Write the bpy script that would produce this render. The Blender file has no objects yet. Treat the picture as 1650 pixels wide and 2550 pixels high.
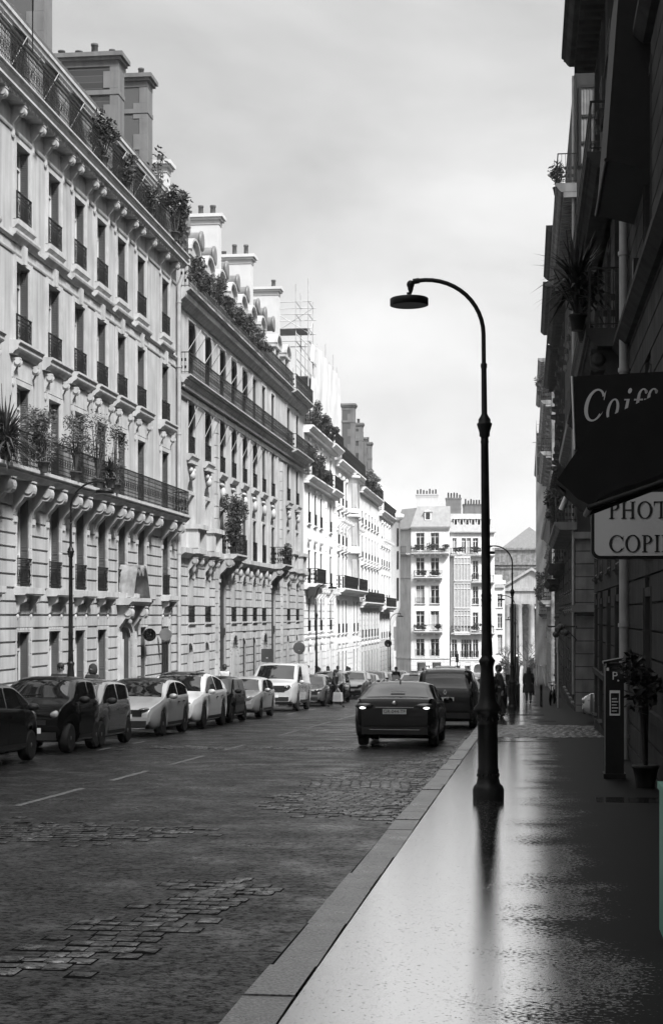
import bpy, bmesh, random
from math import *
from mathutils import Vector, Matrix
random.seed(7)
S = bpy.context.scene
R = radians

# ---------------------------------------------------------------- camera
GR = 131/4000.0                      # the street falls away from the camera by 3.3 %
HS, HR = 1.62, 1.75                  # eye height above pavement and carriageway
def zs(y): return -HS - GR*min(y, 228)
def zr(y): return -HR - GR*min(y, 228)
cam = bpy.data.cameras.new("camera"); camo = bpy.data.objects.new("camera", cam)
S.collection.objects.link(camo); S.camera = camo
camo.rotation_euler = (R(90), 0, atan(485/4000.0))
cam.sensor_fit = 'VERTICAL'; cam.sensor_height = 36; cam.lens = 36*4000/2550.0
cam.shift_y = 259/2550.0; cam.clip_start = .1; cam.clip_end = 3000

# ---------------------------------------------------------------- sky, sun, exposure
SUN_AZ, SUN_EL = 46, 50              # degrees off the street axis, behind the camera to the right
w = bpy.data.worlds.new("World"); S.world = w; w.use_nodes = True
nt = w.node_tree; nd = nt.nodes; nd.clear()
def N(t, **k):
    n = nd.new(t)
    for a, b in k.items(): setattr(n, a, b)
    return n
L = lambda a, b: nt.links.new(a, b)
sky = N('ShaderNodeTexSky', sky_type='NISHITA', sun_disc=False)
sky.sun_elevation = R(SUN_EL); sky.sun_rotation = R(180-SUN_AZ); sky.air_density = 1.2; sky.dust_density = 3.0
bw = N('ShaderNodeHueSaturation'); bw.inputs['Saturation'].default_value = 0
tc = N('ShaderNodeTexCoord'); mp = N('ShaderNodeMapping'); mp.inputs['Scale'].default_value = (2.2, 2.2, 3.6)
n1 = N('ShaderNodeTexNoise'); n1.inputs['Scale'].default_value = 1.6; n1.inputs['Detail'].default_value = 7; n1.inputs['Roughness'].default_value = .55
n1.inputs['Distortion'].default_value = .4
rp = N('ShaderNodeValToRGB'); rp.color_ramp.elements[0].position = .33; rp.color_ramp.elements[1].position = .72
rp.color_ramp.elements[0].color = (.70, .70, .70, 1); rp.color_ramp.elements[1].color = (1.22, 1.22, 1.22, 1)
mul = N('ShaderNodeMix', data_type='RGBA', blend_type='MULTIPLY'); mul.inputs['Factor'].default_value = 1
cl = N('ShaderNodeMix', data_type='RGBA'); cl.inputs['Factor'].default_value = .8
sx = N('ShaderNodeSeparateXYZ'); gr = N('ShaderNodeValToRGB')        # cloud deck: bright low band, grey above it, bright overhead
E0 = gr.color_ramp.elements; E0[0].position = 0; E0[1].position = 1
for pos, v in ((0, .38), (.06, .34), (.14, .26), (.24, .195), (.34, .155), (.48, .28), (.7, .46), (1, .5)):
    e = E0[0] if pos == 0 else E0[-1] if pos == 1 else E0.new(pos); e.color = (v, v, v, 1)
gs = N('ShaderNodeMix', data_type='RGBA', blend_type='MULTIPLY'); gs.inputs['Factor'].default_value = 1; gs.inputs[7].default_value = (23, 23, 23, 1)
L(tc.outputs['Generated'], sx.inputs[0]); L(sx.outputs['Z'], gr.inputs[0]); L(gr.outputs[0], gs.inputs[6]); L(gs.outputs[2], cl.inputs[7])
bg = N('ShaderNodeBackground'); bg.inputs['Strength'].default_value = .10
out = N('ShaderNodeOutputWorld')
L(sky.outputs[0], bw.inputs['Color']); L(tc.outputs['Generated'], mp.inputs[0]); L(mp.outputs[0], n1.inputs['Vector'])
L(n1.outputs[0], rp.inputs[0]); L(bw.outputs[0], cl.inputs[6]); L(cl.outputs[2], mul.inputs[6]); L(rp.outputs[0], mul.inputs[7])
L(mul.outputs[2], bg.inputs[0]); L(bg.outputs[0], out.inputs[0])
sun = bpy.data.lights.new("sun", 'SUN'); sun.energy = 4.2; sun.angle = R(9); sun.color = (1, 1, 1)
suno = bpy.data.objects.new("sun", sun); S.collection.objects.link(suno)
sd = Vector((sin(R(SUN_AZ))*cos(R(SUN_EL)), -cos(R(SUN_AZ))*cos(R(SUN_EL)), sin(R(SUN_EL))))
suno.rotation_euler = (-sd).to_track_quat('-Z', 'Y').to_euler(); suno.location = sd*80
S.view_settings.view_transform = 'Standard'; S.view_settings.look = 'None'
S.view_settings.exposure = .8; S.view_settings.gamma = 1
S.cycles.max_bounces = 5; S.cycles.diffuse_bounces = 3; S.cycles.glossy_bounces = 3; S.cycles.transmission_bounces = 2
S.cycles.caustics_reflective = False; S.cycles.caustics_refractive = False

# ---------------------------------------------------------------- materials
def mat(name, base, rough=.8, var=.15, scale=2.0, bump=0.0, bscale=40.0, streak=0.0, spec=.5, metal=0.0, coat=0.0, ior=1.45, emit=0.0, rvar=0.0):
    m = bpy.data.materials.new(name); m.use_nodes = True
    t = m.node_tree; b = t.nodes['Principled BSDF']
    g = base if isinstance(base, tuple) else (base, base, base)
    b.inputs['Roughness'].default_value = rough; b.inputs['Metallic'].default_value = metal
    b.inputs['Specular IOR Level'].default_value = spec; b.inputs['IOR'].default_value = ior
    b.inputs['Coat Weight'].default_value = coat; b.inputs['Coat Roughness'].default_value = .04
    if emit:
        b.inputs['Emission Color'].default_value = (1, 1, 1, 1); b.inputs['Emission Strength'].default_value = emit
    co = t.nodes.new('ShaderNodeTexCoord')
    n = t.nodes.new('ShaderNodeTexNoise'); n.inputs['Scale'].default_value = scale; n.inputs['Detail'].default_value = 6
    t.links.new(co.outputs['Object'], n.inputs['Vector'])
    r = t.nodes.new('ShaderNodeValToRGB')
    lo = tuple(max(0, c*(1-var)) for c in g)+(1,); hi = tuple(min(1, c*(1+var)) for c in g)+(1,)
    r.color_ramp.elements[0].color = lo; r.color_ramp.elements[1].color = hi
    r.color_ramp.elements[0].position = .3; r.color_ramp.elements[1].position = .7
    t.links.new(n.outputs[0], r.inputs[0]); col = r.outputs[0]
    if streak:
        mp = t.nodes.new('ShaderNodeMapping'); mp.inputs['Scale'].default_value = (3.0, 3.0, .22)
        t.links.new(co.outputs['Object'], mp.inputs[0])
        n2 = t.nodes.new('ShaderNodeTexNoise'); n2.inputs['Scale'].default_value = 1.3; n2.inputs['Detail'].default_value = 5
        t.links.new(mp.outputs[0], n2.inputs['Vector'])
        r2 = t.nodes.new('ShaderNodeValToRGB'); r2.color_ramp.elements[0].position = .32; r2.color_ramp.elements[1].position = .58
        k = 1-streak; r2.color_ramp.elements[0].color = (k, k, k, 1); r2.color_ramp.elements[1].color = (1, 1, 1, 1)
        t.links.new(n2.outputs[0], r2.inputs[0])
        mx = t.nodes.new('ShaderNodeMix'); mx.data_type = 'RGBA'; mx.blend_type = 'MULTIPLY'; mx.inputs['Factor'].default_value = 1
        t.links.new(col, mx.inputs[6]); t.links.new(r2.outputs[0], mx.inputs[7]); col = mx.outputs[2]
    t.links.new(col, b.inputs['Base Color'])
    if rvar:
        mr = t.nodes.new('ShaderNodeMapRange'); mr.inputs['To Min'].default_value = max(.02, rough-rvar); mr.inputs['To Max'].default_value = rough+rvar
        mr.inputs['From Min'].default_value = .3; mr.inputs['From Max'].default_value = .7
        t.links.new(n.outputs[0], mr.inputs['Value']); t.links.new(mr.outputs[0], b.inputs['Roughness'])
    if bump:
        n3 = t.nodes.new('ShaderNodeTexNoise'); n3.inputs['Scale'].default_value = bscale; n3.inputs['Detail'].default_value = 3
        t.links.new(co.outputs['Object'], n3.inputs['Vector'])
        bp = t.nodes.new('ShaderNodeBump'); bp.inputs['Strength'].default_value = bump; bp.inputs['Distance'].default_value = .02
        t.links.new(n3.outputs[0], bp.inputs['Height']); t.links.new(bp.outputs[0], b.inputs['Normal'])
    return m
M = dict(
    stoneA=mat('limestone_grey', .42, .9, .15, .9, .25, 30, .30),
    stoneB=mat('limestone_pale', .46, .9, .16, .8, .25, 30, .32),
    stoneC=mat('limestone_sunlit', .78, .9, .08, 1.0, .2, 30, .12),  # sun glare of the far fronts is put into this stone's colour
    stoneR=mat('limestone_shaded', .034, .95, .3, 1.5, .2, 30, .4, spec=.1),  # shade of the right row is put into this stone and its trim
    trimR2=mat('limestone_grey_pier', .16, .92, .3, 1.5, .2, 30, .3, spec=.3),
    trimR=mat('limestone_shaded_trim', .04, .95, .3, 1.5, .2, 30, .3, spec=.1),
    trimA=mat('limestone_trim', .45, .9, .12, 3, .2, 40, .2),
    soot=mat('blackened_stone', .22, .9, .45, 2.2, .3, 25, .5),
    iron=mat('black_wrought_iron', .009, .5, .2, 6, spec=.25),
    post=mat('painted_cast_iron', .007, .42, .3, 8, .1, 60, spec=.25),
    shutter=mat('grey_metal_shutter', .085, .6, .15, 3, 0, 40, .2),
    frame=mat('white_window_paint', .62, .5, .08, 3),
    glass=mat('window_glass', .015, .06, .3, 1.0, spec=.5),
    blind=mat('pale_blind_cloth', .4, .8, .1, 2),
    curtain=mat('curtain_cloth', .13, .9, .3, 3, 0, 40, .5),
    door=mat('dark_door_paint', .02, .4, .2, 4),
    zinc=mat('zinc_roof', .16, .45, .15, 2, 0, 40, .2),
    zincpale=mat('pale_zinc_roof', .30, .5, .12, 2, 0, 40, .15),
    brick=None,
    render=mat('pale_render', .55, .9, .06, 1.5, .1, 40, .05),
    renderD=mat('grey_quoin_stone', .15, .9, .12, 1.5, .2, 30, .25),
    pot=mat('clay_chimney_pot', .08, .85, .3, 5),
    awning=mat('canvas_awning', .05, .9, .2, 5),
    awnpale=mat('pale_canvas_edge', .5, .9, .1, 5),
    awndark=mat('black_canvas', .006, .75, .3, 5, spec=.25),
    pipe=mat('painted_zinc_pipe', .42, .5, .15, 3, 0, 40, .2),
    pipeR=mat('grey_zinc_pipe', .24, .5, .2, 3, 0, 40, .3),
    leaf=mat('dark_leaves', .035, .55, .5, 6),
    leafd=mat('shaded_laurel_leaves', .008, .5, .4, 6, spec=.2),  # darker leaf copy, deep shade by the right wall put into the colour
    leafp=mat('grey_green_leaves', .09, .6, .5, 6),
    bark=mat('bark', .04, .9, .3, 9),
    net=mat('scaffold_netting', .62, .85, .10, .8, .2, 4, .2),
    steel=mat('galvanised_tube', .45, .5, .2, 3, metal=.1),
    plank=mat('scaffold_plank', .14, .8, .2, 3),
)
def brickmat():
    m = mat('brown_brick', .04, .9, .3, 3, .2, 30); t = m.node_tree; b = t.nodes['Principled BSDF']
    co = t.nodes.new('ShaderNodeTexCoord'); mp = t.nodes.new('ShaderNodeMapping'); mp.inputs['Rotation'].default_value = (R(90), 0, R(90))
    br = t.nodes.new('ShaderNodeTexBrick'); br.inputs['Scale'].default_value = 1; br.inputs['Brick Width'].default_value = .24; br.inputs['Row Height'].default_value = .085
    br.inputs['Mortar Size'].default_value = .012; br.inputs['Color1'].default_value = (.02, .02, .02, 1); br.inputs['Color2'].default_value = (.05, .05, .05, 1); br.inputs['Mortar'].default_value = (.08, .08, .08, 1)
    t.links.new(co.outputs['Object'], mp.inputs[0]); t.links.new(mp.outputs[0], br.inputs[0]); t.links.new(br.outputs[0], b.inputs['Base Color'])
    return m
M['brick'] = brickmat()

# ---------------------------------------------------------------- mesh helpers
class MB:
    def __init__(s): s.v = []; s.f = []; s.sm = []
    def add(s, vs, fs, smooth=False):
        n = len(s.v); s.v += [tuple(p) for p in vs]
        for f in fs: s.f.append(tuple(i+n for i in f)); s.sm.append(smooth)
    def box(s, x0, x1, y0, y1, z0, z1, skip=''):
        vs = [(x, y, z) for x in (x0, x1) for y in (y0, y1) for z in (z0, z1)]
        F = {'x': (0, 1, 3, 2), 'X': (4, 6, 7, 5), 'y': (0, 4, 5, 1), 'Y': (2, 3, 7, 6), 'z': (0, 2, 6, 4), 'Z': (1, 5, 7, 3)}
        s.add(vs, [F[k] for k in F if k not in skip])
    def quad(s, a, b, c, d): s.add([a, b, c, d], [(0, 1, 2, 3)])
    def prism(s, pts, lift0, lift1):
        """polygon given as 3-D points for both ends"""
        n = len(pts); a = [lift0(p) for p in pts]; b = [lift1(p) for p in pts]
        s.add(a+b, [tuple(range(n)), tuple(range(2*n-1, n-1, -1))]+[(i, i+n, (i+1) % n+n, (i+1) % n) for i in range(n)])
    def mould(s, prof, s0, s1):       # profile of (out, z) along the facade
        s.prism(prof, lambda p: (s0, -p[0], p[1]), lambda p: (s1, -p[0], p[1]))
    def profz(s, pts, z0, z1): s.prism(pts, lambda p: (p[0], p[1], z0), lambda p: (p[0], p[1], z1))
    def tube(s, pts, r, n=8, smooth=True, caps=True):
        pts = [Vector(p) for p in pts]; rr = r if isinstance(r, (list, tuple)) else [r]*len(pts)
        vs = []; up = None
        for i, p in enumerate(pts):
            d = (pts[min(i+1, len(pts)-1)]-pts[max(i-1, 0)]).normalized()
            if up is None:
                up = Vector((0, 0, 1)) if abs(d.z) < .9 else Vector((1, 0, 0))
            a = d.cross(up).normalized(); b = a.cross(d).normalized(); up = b
            for k in range(n):
                t = 2*pi*(k+.5)/n; vs.append(p+a*cos(t)*rr[i]+b*sin(t)*rr[i])
        m = len(pts)
        fs = [(i*n+k, i*n+(k+1) % n, (i+1)*n+(k+1) % n, (i+1)*n+k) for i in range(m-1) for k in range(n)]
        s.add(vs, fs, smooth)
        if caps: s.add(vs[:n], [tuple(range(n))]); s.add(vs[-n:], [tuple(range(n))])
    def lathe(s, prof, c=(0, 0, 0), n=16, axis='z', smooth=True):
        vs = []
        for r, z in prof:
            for k in range(n):
                t = 2*pi*k/n; a, b = r*cos(t), r*sin(t)
                q = {'z': (a, b, z), 'x': (z, a, b), 'y': (a, z, b)}[axis]
                vs.append((q[0]+c[0], q[1]+c[1], q[2]+c[2]))
        m = len(prof)
        s.add(vs, [(i*n+k, i*n+(k+1) % n, (i+1)*n+(k+1) % n, (i+1)*n+k) for i in range(m-1) for k in range(n)], smooth)
        if prof[0][0] > 1e-5: s.add(vs[:n], [tuple(range(n))])
        if prof[-1][0] > 1e-5: s.add(vs[-n:], [tuple(range(n))])
    def ball(s, c, rx, ry, rz, n=10, m=6):
        s2 = MB(); s2.lathe([(sin(pi*i/m), -cos(pi*i/m)) for i in range(m+1)], n=n)
        s.add([(c[0]+x*rx, c[1]+y*ry, c[2]+z*rz) for x, y, z in s2.v], s2.f, True)
    def merge(s, o, fn=None):
        n = len(s.v); s.v += [fn(p) for p in o.v] if fn else list(o.v)
        s.f += [tuple(i+n for i in f) for f in o.f]; s.sm += o.sm
    def mesh(s, name, m):
        me = bpy.data.meshes.new(name); me.from_pydata(s.v, [], s.f); me.polygons.foreach_set('use_smooth', s.sm)
        if m is not None: me.materials.append(m)
        me.update(); return me
    def build(s, name, m, parent=None, loc=(0, 0, 0)):
        return put(name, s.mesh(name, m), parent, loc)
def put(name, me, parent=None, loc=(0, 0, 0), rot=None):
    o = bpy.data.objects.new(name, me); S.collection.objects.link(o)
    if parent is not None: o.parent = parent
    o.location = loc
    if rot: o.rotation_euler = rot
    return o
def tag(o, label=None, cat=None, group=None, kind=None):
    for k, v in (('label', label), ('category', cat), ('group', group), ('kind', kind)):
        if v: o[k] = v
    return o
def empty(name, loc, rz=0, label=None, cat=None, group=None):
    o = bpy.data.objects.new(name, None); S.collection.objects.link(o); o.location = loc; o.rotation_euler = (0, 0, rz); o.empty_display_size = .3
    return tag(o, label, cat, group)
def kids(o): return [c for c in o.children]
def copy_tree(o, parent=None):
    c = o.copy(); S.collection.objects.link(c)
    if parent is not None: c.parent = parent
    for ch in kids(o): copy_tree(ch, c)
    return c
def text_mesh(txt, size, m, name='lettering', ext=.004, shear=0, align='CENTER'):
    cu = bpy.data.curves.new('t', 'FONT'); cu.body = txt; cu.size = size; cu.extrude = ext; cu.shear = shear; cu.align_x = align; cu.align_y = 'CENTER'
    o = bpy.data.objects.new('t', cu); S.collection.objects.link(o)
    me = bpy.data.meshes.new_from_object(o.evaluated_get(bpy.context.evaluated_depsgraph_get()))
    bpy.data.objects.remove(o); bpy.data.curves.remove(cu)
    me.name = name; me.materials.clear(); me.materials.append(m); return me
# ---------------------------------------------------------------- ground
def ground_mats():
    def base(name, lo, hi, rough, ior, nscale, sp, bstr, rv=.1, setts=0, dry=0, wet=.85):
        m = mat(name, .05, rough, .2, 3, ior=ior); t = m.node_tree; b = t.nodes['Principled BSDF']
        for l in list(b.inputs['Base Color'].links): t.links.remove(l)
        co = t.nodes.new('ShaderNodeTexCoord'); a = t.nodes.new('ShaderNodeTexNoise'); a.inputs['Scale'].default_value = nscale; a.inputs['Detail'].default_value = 8; a.inputs['Roughness'].default_value = .7
        f = t.nodes.new('ShaderNodeTexNoise'); f.inputs['Scale'].default_value = sp; f.inputs['Detail'].default_value = 2
        for x in (a, f): t.links.new(co.outputs['Object'], x.inputs['Vector'])
        r = t.nodes.new('ShaderNodeValToRGB'); r.color_ramp.elements[0].position = .35; r.color_ramp.elements[1].position = .68
        r.color_ramp.elements[0].color = (lo, lo, lo, 1); r.color_ramp.elements[1].color = (hi, hi, hi, 1)
        t.links.new(a.outputs[0], r.inputs[0])
        r2 = t.nodes.new('ShaderNodeValToRGB'); r2.color_ramp.elements[0].position = .38; r2.color_ramp.elements[1].position = .66
        r2.color_ramp.elements[0].color = (.45, .45, .45, 1); r2.color_ramp.elements[1].color = (1.5, 1.5, 1.5, 1)
        t.links.new(f.outputs[0], r2.inputs[0])
        mx = t.nodes.new('ShaderNodeMix'); mx.data_type = 'RGBA'; mx.blend_type = 'MULTIPLY'; mx.inputs['Factor'].default_value = 1
        t.links.new(r.outputs[0], mx.inputs[6]); t.links.new(r2.outputs[0], mx.inputs[7]); t.links.new(mx.outputs[2], b.inputs['Base Color'])
        if setts:
            sw = t.nodes.new('ShaderNodeMapRange'); sw.inputs['From Min'].default_value = .5; sw.inputs['From Max'].default_value = .7; sw.inputs['To Min'].default_value = .12; sw.inputs['To Max'].default_value = wet
            wv = t.nodes.new('ShaderNodeTexNoise'); wv.inputs['Scale'].default_value = 1.7; wv.inputs['Detail'].default_value = 9; wv.inputs['Roughness'].default_value = .75; t.links.new(co.outputs['Object'], wv.inputs['Vector'])
            t.links.new(wv.outputs[0], sw.inputs['Value'])
            gn = t.nodes.new('ShaderNodeTexNoise'); gn.inputs['Scale'].default_value = 17; gn.inputs['Detail'].default_value = 4; gn.inputs['Roughness'].default_value = .8; t.links.new(co.outputs['Object'], gn.inputs['Vector'])
            gm = t.nodes.new('ShaderNodeMapRange'); gm.inputs['From Min'].default_value = .42; gm.inputs['From Max'].default_value = .62; gm.inputs['To Min'].default_value = .05; gm.inputs['To Max'].default_value = 2.0; t.links.new(gn.outputs[0], gm.inputs['Value'])
            ml = t.nodes.new('ShaderNodeMath'); ml.operation = 'MULTIPLY'; t.links.new(sw.outputs[0], ml.inputs[0]); t.links.new(gm.outputs[0], ml.inputs[1]); t.links.new(ml.outputs[0], b.inputs['Specular IOR Level'])      # damp spots between drier ones
        if setts:                              # ghost of the old paving under the thin asphalt
            br = t.nodes.new('ShaderNodeTexBrick'); br.inputs['Scale'].default_value = 1; br.inputs['Brick Width'].default_value = .16; br.inputs['Row Height'].default_value = .21; br.inputs['Mortar Size'].default_value = .018; br.inputs['Mortar Smooth'].default_value = .6
            br.inputs['Color1'].default_value = (1, 1, 1, 1); br.inputs['Color2'].default_value = (.8, .8, .8, 1); br.inputs['Mortar'].default_value = (0, 0, 0, 1)
            t.links.new(co.outputs['Object'], br.inputs[0])
            th = t.nodes.new('ShaderNodeMapRange'); th.inputs['From Min'].default_value = .5; th.inputs['From Max'].default_value = .72; th.inputs['To Max'].default_value = .45; t.links.new(a.outputs[0], th.inputs['Value'])
            b2 = t.nodes.new('ShaderNodeBump'); b2.inputs['Distance'].default_value = .02; t.links.new(th.outputs[0], b2.inputs['Strength']); t.links.new(br.outputs[0], b2.inputs['Height'])
        bp = t.nodes.new('ShaderNodeBump'); bp.inputs['Strength'].default_value = bstr; bp.inputs['Distance'].default_value = .012
        t.links.new(f.outputs[0], bp.inputs['Height']); t.links.new(bp.outputs[0], b.inputs['Normal'])
        if setts: t.links.new(b2.outputs[0], bp.inputs['Normal'])
        mr = t.nodes.new('ShaderNodeMapRange'); mr.inputs['From Min'].default_value = .35; mr.inputs['From Max'].default_value = .65
        mr.inputs['To Min'].default_value = rough-rv; mr.inputs['To Max'].default_value = rough+rv*1.4
        t.links.new(a.outputs[0], mr.inputs['Value']); t.links.new(mr.outputs[0], b.inputs['Roughness'])
        if dry:                                # dry strip along the wall: matt, base colour darkened further, speckled with drops
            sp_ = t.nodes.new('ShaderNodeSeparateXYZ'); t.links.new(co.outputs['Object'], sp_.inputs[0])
            def nz(sc, det, dst=0):
                q = t.nodes.new('ShaderNodeTexNoise'); q.inputs['Scale'].default_value = sc; q.inputs['Detail'].default_value = det; t.links.new(co.outputs['Object'], q.inputs['Vector']); return q.outputs[0]
            def mth(op, x, y):
                q = t.nodes.new('ShaderNodeMath'); q.operation = op
                for i, v in enumerate((x, y)):
                    if isinstance(v, (int, float)): q.inputs[i].default_value = v
                    else: t.links.new(v, q.inputs[i])
                return q.outputs[0]
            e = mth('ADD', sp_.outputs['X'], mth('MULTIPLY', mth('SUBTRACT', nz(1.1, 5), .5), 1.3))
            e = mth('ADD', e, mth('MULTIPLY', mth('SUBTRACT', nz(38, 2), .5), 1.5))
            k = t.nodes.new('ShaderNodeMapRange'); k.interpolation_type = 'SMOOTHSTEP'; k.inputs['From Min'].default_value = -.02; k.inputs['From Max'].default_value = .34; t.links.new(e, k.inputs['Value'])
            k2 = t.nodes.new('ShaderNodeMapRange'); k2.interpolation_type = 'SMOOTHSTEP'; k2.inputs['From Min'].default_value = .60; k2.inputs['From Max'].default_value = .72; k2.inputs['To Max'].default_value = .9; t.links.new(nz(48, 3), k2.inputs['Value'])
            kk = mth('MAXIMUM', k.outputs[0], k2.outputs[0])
            def mixf(sock, a_, b_):
                q = t.nodes.new('ShaderNodeMix'); t.links.new(kk, q.inputs[0])
                for i, v in ((2, a_), (3, b_)):
                    if isinstance(v, (int, float)): q.inputs[i].default_value = v
                    else: t.links.new(v, q.inputs[i])
                t.links.new(q.outputs[0], b.inputs[sock])
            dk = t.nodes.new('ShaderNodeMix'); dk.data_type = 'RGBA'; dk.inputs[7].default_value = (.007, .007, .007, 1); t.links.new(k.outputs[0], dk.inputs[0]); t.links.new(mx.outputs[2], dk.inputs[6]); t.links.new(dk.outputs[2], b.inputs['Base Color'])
            mixf('Roughness', mr.outputs[0], .55); mixf('IOR', ior, 1.12); mixf('Coat Weight', 1.0, 0.0)          # film of rain water on the open part
            b.inputs['Coat IOR'].default_value = 3.5; b.inputs['Coat Roughness'].default_value = .06; t.links.new(bp.outputs[0], b.inputs['Coat Normal'])
        return m
    M['asphalt'] = base('wet_asphalt', .004, .024, .36, 1.5, .8, 40, .6, .12, 1)
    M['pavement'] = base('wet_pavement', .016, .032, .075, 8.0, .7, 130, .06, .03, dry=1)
    M['kerb'] = base('granite_kerb', .07, .22, .34, 1.6, 2.5, 60, .5, .12)
    M['sett'] = base('granite_setts', .006, .034, .30, 1.75, 3.0, 40, .6, .12, 1, wet=1.6)
    M['joint'] = mat('sett_joint_grit', .006, 1.0, .3, 20, spec=.05)
    M['paint'] = mat('worn_road_paint', .16, .5, .5, 9, .2, 60)
    M['dirt'] = mat('open_ground', .06, .9, .2, .1)
ground_mats()
def sheet(name, xs, ys, zf, m, dz=0.0):
    b = MB(); n = len(xs)
    for y in ys:
        for x in xs: b.v.append((x, y, zf(y)+dz))
    for j in range(len(ys)-1):
        for i in range(n-1): b.f.append((j*n+i, j*n+i+1, (j+1)*n+i+1, (j+1)*n+i)); b.sm.append(False)
    return tag(b.build(name, m), kind='structure')
YS = [-40, -20, 0]+list(range(10, 221, 10))+[228, 420]
sheet('ground', [-900, -60, -14, 1.9, 60, 900], [-900, -40, 0, 60, 120, 180, 228, 1500], lambda y: zr(max(y, -40)), M['dirt'], -.6)
sheet('road', [-11.3, -9, -6.35, -4, -1.40], YS, zr, M['asphalt'])
sheet('cross_road', [-60, -11.3, -1.4, 2, 60], [196, 216], zr, M['asphalt'], .004)
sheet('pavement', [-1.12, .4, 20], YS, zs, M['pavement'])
sheet('far_pavement', [-60, -14, -11.6], YS, zs, M['pavement'])
b = MB()                                    # kerb stones, one structure
for (x0, x1, ya, yb) in ((-1.40, -1.125, -4, 200), (-11.6, -11.3, 10, 200)):
    y = ya
    while y < yb:
        l = random.uniform(.7, 1.6) if x0 > -5 else 2.0
        j = random.uniform(-.012, .012); g = random.uniform(.008, .02)
        hj = random.uniform(-.012, .006); za, zb_ = zs(y)+hj, zs(y+l-g)+hj*.4
        e = .012+random.uniform(0, .006)
        vs = []
        for yy, z in ((y, za), (y+l-g, zb_)):
            vs += [(x0+j, yy, z-.3), (x0+j, yy, z-.025), (x0+j+.02, yy, z+.003), (x1-.004-random.uniform(0, .012), yy, z+.003), (x1, yy, z-.3)]
        b.add(vs, [(0, 1, 6, 5), (1, 2, 7, 6), (2, 3, 8, 7), (3, 4, 9, 8), (0, 1, 2, 3, 4), (5, 9, 8, 7, 6)])
        y += l
tag(b.build('kerb', M['kerb']), kind='structure')
# dark seam between kerb and pavement and gutter line are gaps: fill below them
b = MB(); b.box(-1.41, -1.08, -4, 0, zs(0)-.35, zs(0)-.05)
for y in range(0, 200, 10):
    vs = [(x, yy, zs(yy)-.03) for yy in (y, y+10) for x in (-1.41, -1.115)]
    b.add(vs, [(0, 1, 3, 2)])
tag(b.build('kerb_bed', M['joint']), kind='structure')
# road markings: broken centre line, worn
b = MB()
def strip(xc, w, y0, y1, dz=.004):
    n = max(1, int((y1-y0)/.35)); L_ = []
    for i in range(n+1):
        y = y0+(y1-y0)*i/n; k = w/2*random.uniform(.65, 1.0)
        L_ += [(xc-k, y, zr(y)+dz), (xc+k*random.uniform(.7, 1), y, zr(y)+dz)]
    b.add(L_, [(2*i, 2*i+1, 2*i+3, 2*i+2) for i in range(n)])
for y0, y1 in ((13.4, 16.0), (19.6, 22.6), (24.2, 26.6), (28.2, 31.4), (33.5, 36), (41, 44.5), (47, 52), (54, 62), (64.5, 73), (76, 86), (90, 96), (102, 108)):
    strip(-6.35, .14, y0, y1)
for y0, y1 in ((60, 62), (66, 68.3), (71, 73.5), (74.5, 77), (36, 37.2), (33.0, 34.0)): strip(-8.95, .10, y0, y1)
def seam(x0, y0, x1, y1, w=.03):
    n = 14; vs = []
    for i in range(n+1):
        t = i/n; x = x0+(x1-x0)*t+random.uniform(-.04, .04); y = y0+(y1-y0)*t+random.uniform(-.05, .05)
        vs += [(x-w, y, zr(y)+.003), (x+w, y+w, zr(y)+.003)]
    b.add(vs, [(2*i, 2*i+1, 2*i+3, 2*i+2) for i in range(n)])
tag(b.build('road_marking', M['paint']), kind='structure')
b = MB(); seam(-5.6, 21, -1.7, 21.9, .006); seam(-8.5, 23.5, -3.5, 24.2, .008); seam(-7.2, 21.4, -5.9, 21.5, .008)
tag(b.build('road_crack', M['joint']), kind='structure')
# granite setts showing through the worn asphalt: real stones, courses across the street
def setts(name, inside, x0, x1, y0, y1, zf, w=.15, d=.20, lift=.005, rag=.6, across=True):
    b = MB(); j = MB(); y = y0; row = 0
    while y < y1:
        x = x0+random.uniform(0, w)
        while x < x1:
            cx, cy = x+w/2, y+d/2
            if inside(cx, cy) > random.uniform(-rag, rag):
                g = random.uniform(.004, .008); t = random.uniform(-.003, .003)
                ax, bx, ay, by = x+g*.3, x+w-g*.3, y+.026+random.uniform(-.012, .012), y+d-.022+random.uniform(-.012, .012); z = zf(cy)+lift+t
                e = .006; q = random.uniform(-.003, .003)
                vs = [(ax, ay, z-.06), (bx, ay, z-.06), (bx, by, z-.06), (ax, by, z-.06)]
                vs += [(ax, ay, z-.006), (bx, ay, z-.006), (bx, by, z-.006+q), (ax, by, z-.006+q)]
                vs += [(ax+.006, ay+e*1.0, z), (bx-.006, ay+e*1.0, z-q), (bx-.006, by-e*1.0, z+q), (ax+.006, by-e*1.0, z)]
                b.add(vs, [(0, 1, 5, 4), (1, 2, 6, 5), (2, 3, 7, 6), (3, 0, 4, 7)])
                b.add(vs, [(4, 5, 9, 8), (5, 6, 10, 9), (6, 7, 11, 10), (7, 4, 8, 11), (8, 9, 10, 11)], True)
                j.add([(x-.008, y-.008, zf(y-.008)+.0015), (x+w+.008, y-.008, zf(y-.008)+.0015), (x+w+.008, y+d+.008, zf(y+d+.008)+.0015), (x-.008, y+d+.008, zf(y+d+.008)+.0015)], [(0, 1, 2, 3)])
            x += w
        y += d; row += 1
    o = tag(b.build(name, M['sett']), kind='structure'); jo = tag(j.build(name+'_bed', M['joint']), kind='structure')
def wob(x, y): return .35*sin(x*2.3+y*.7)+.3*sin(y*1.1-x*1.7+2)+.2*sin(x*5+y*2.1)
def lerp(pts, t):
    for (a, va), (c, vc) in zip(pts, pts[1:]):
        if t <= c: return va+(vc-va)*max(0, (t-a))/(c-a)
    return pts[-1][1]
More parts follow.
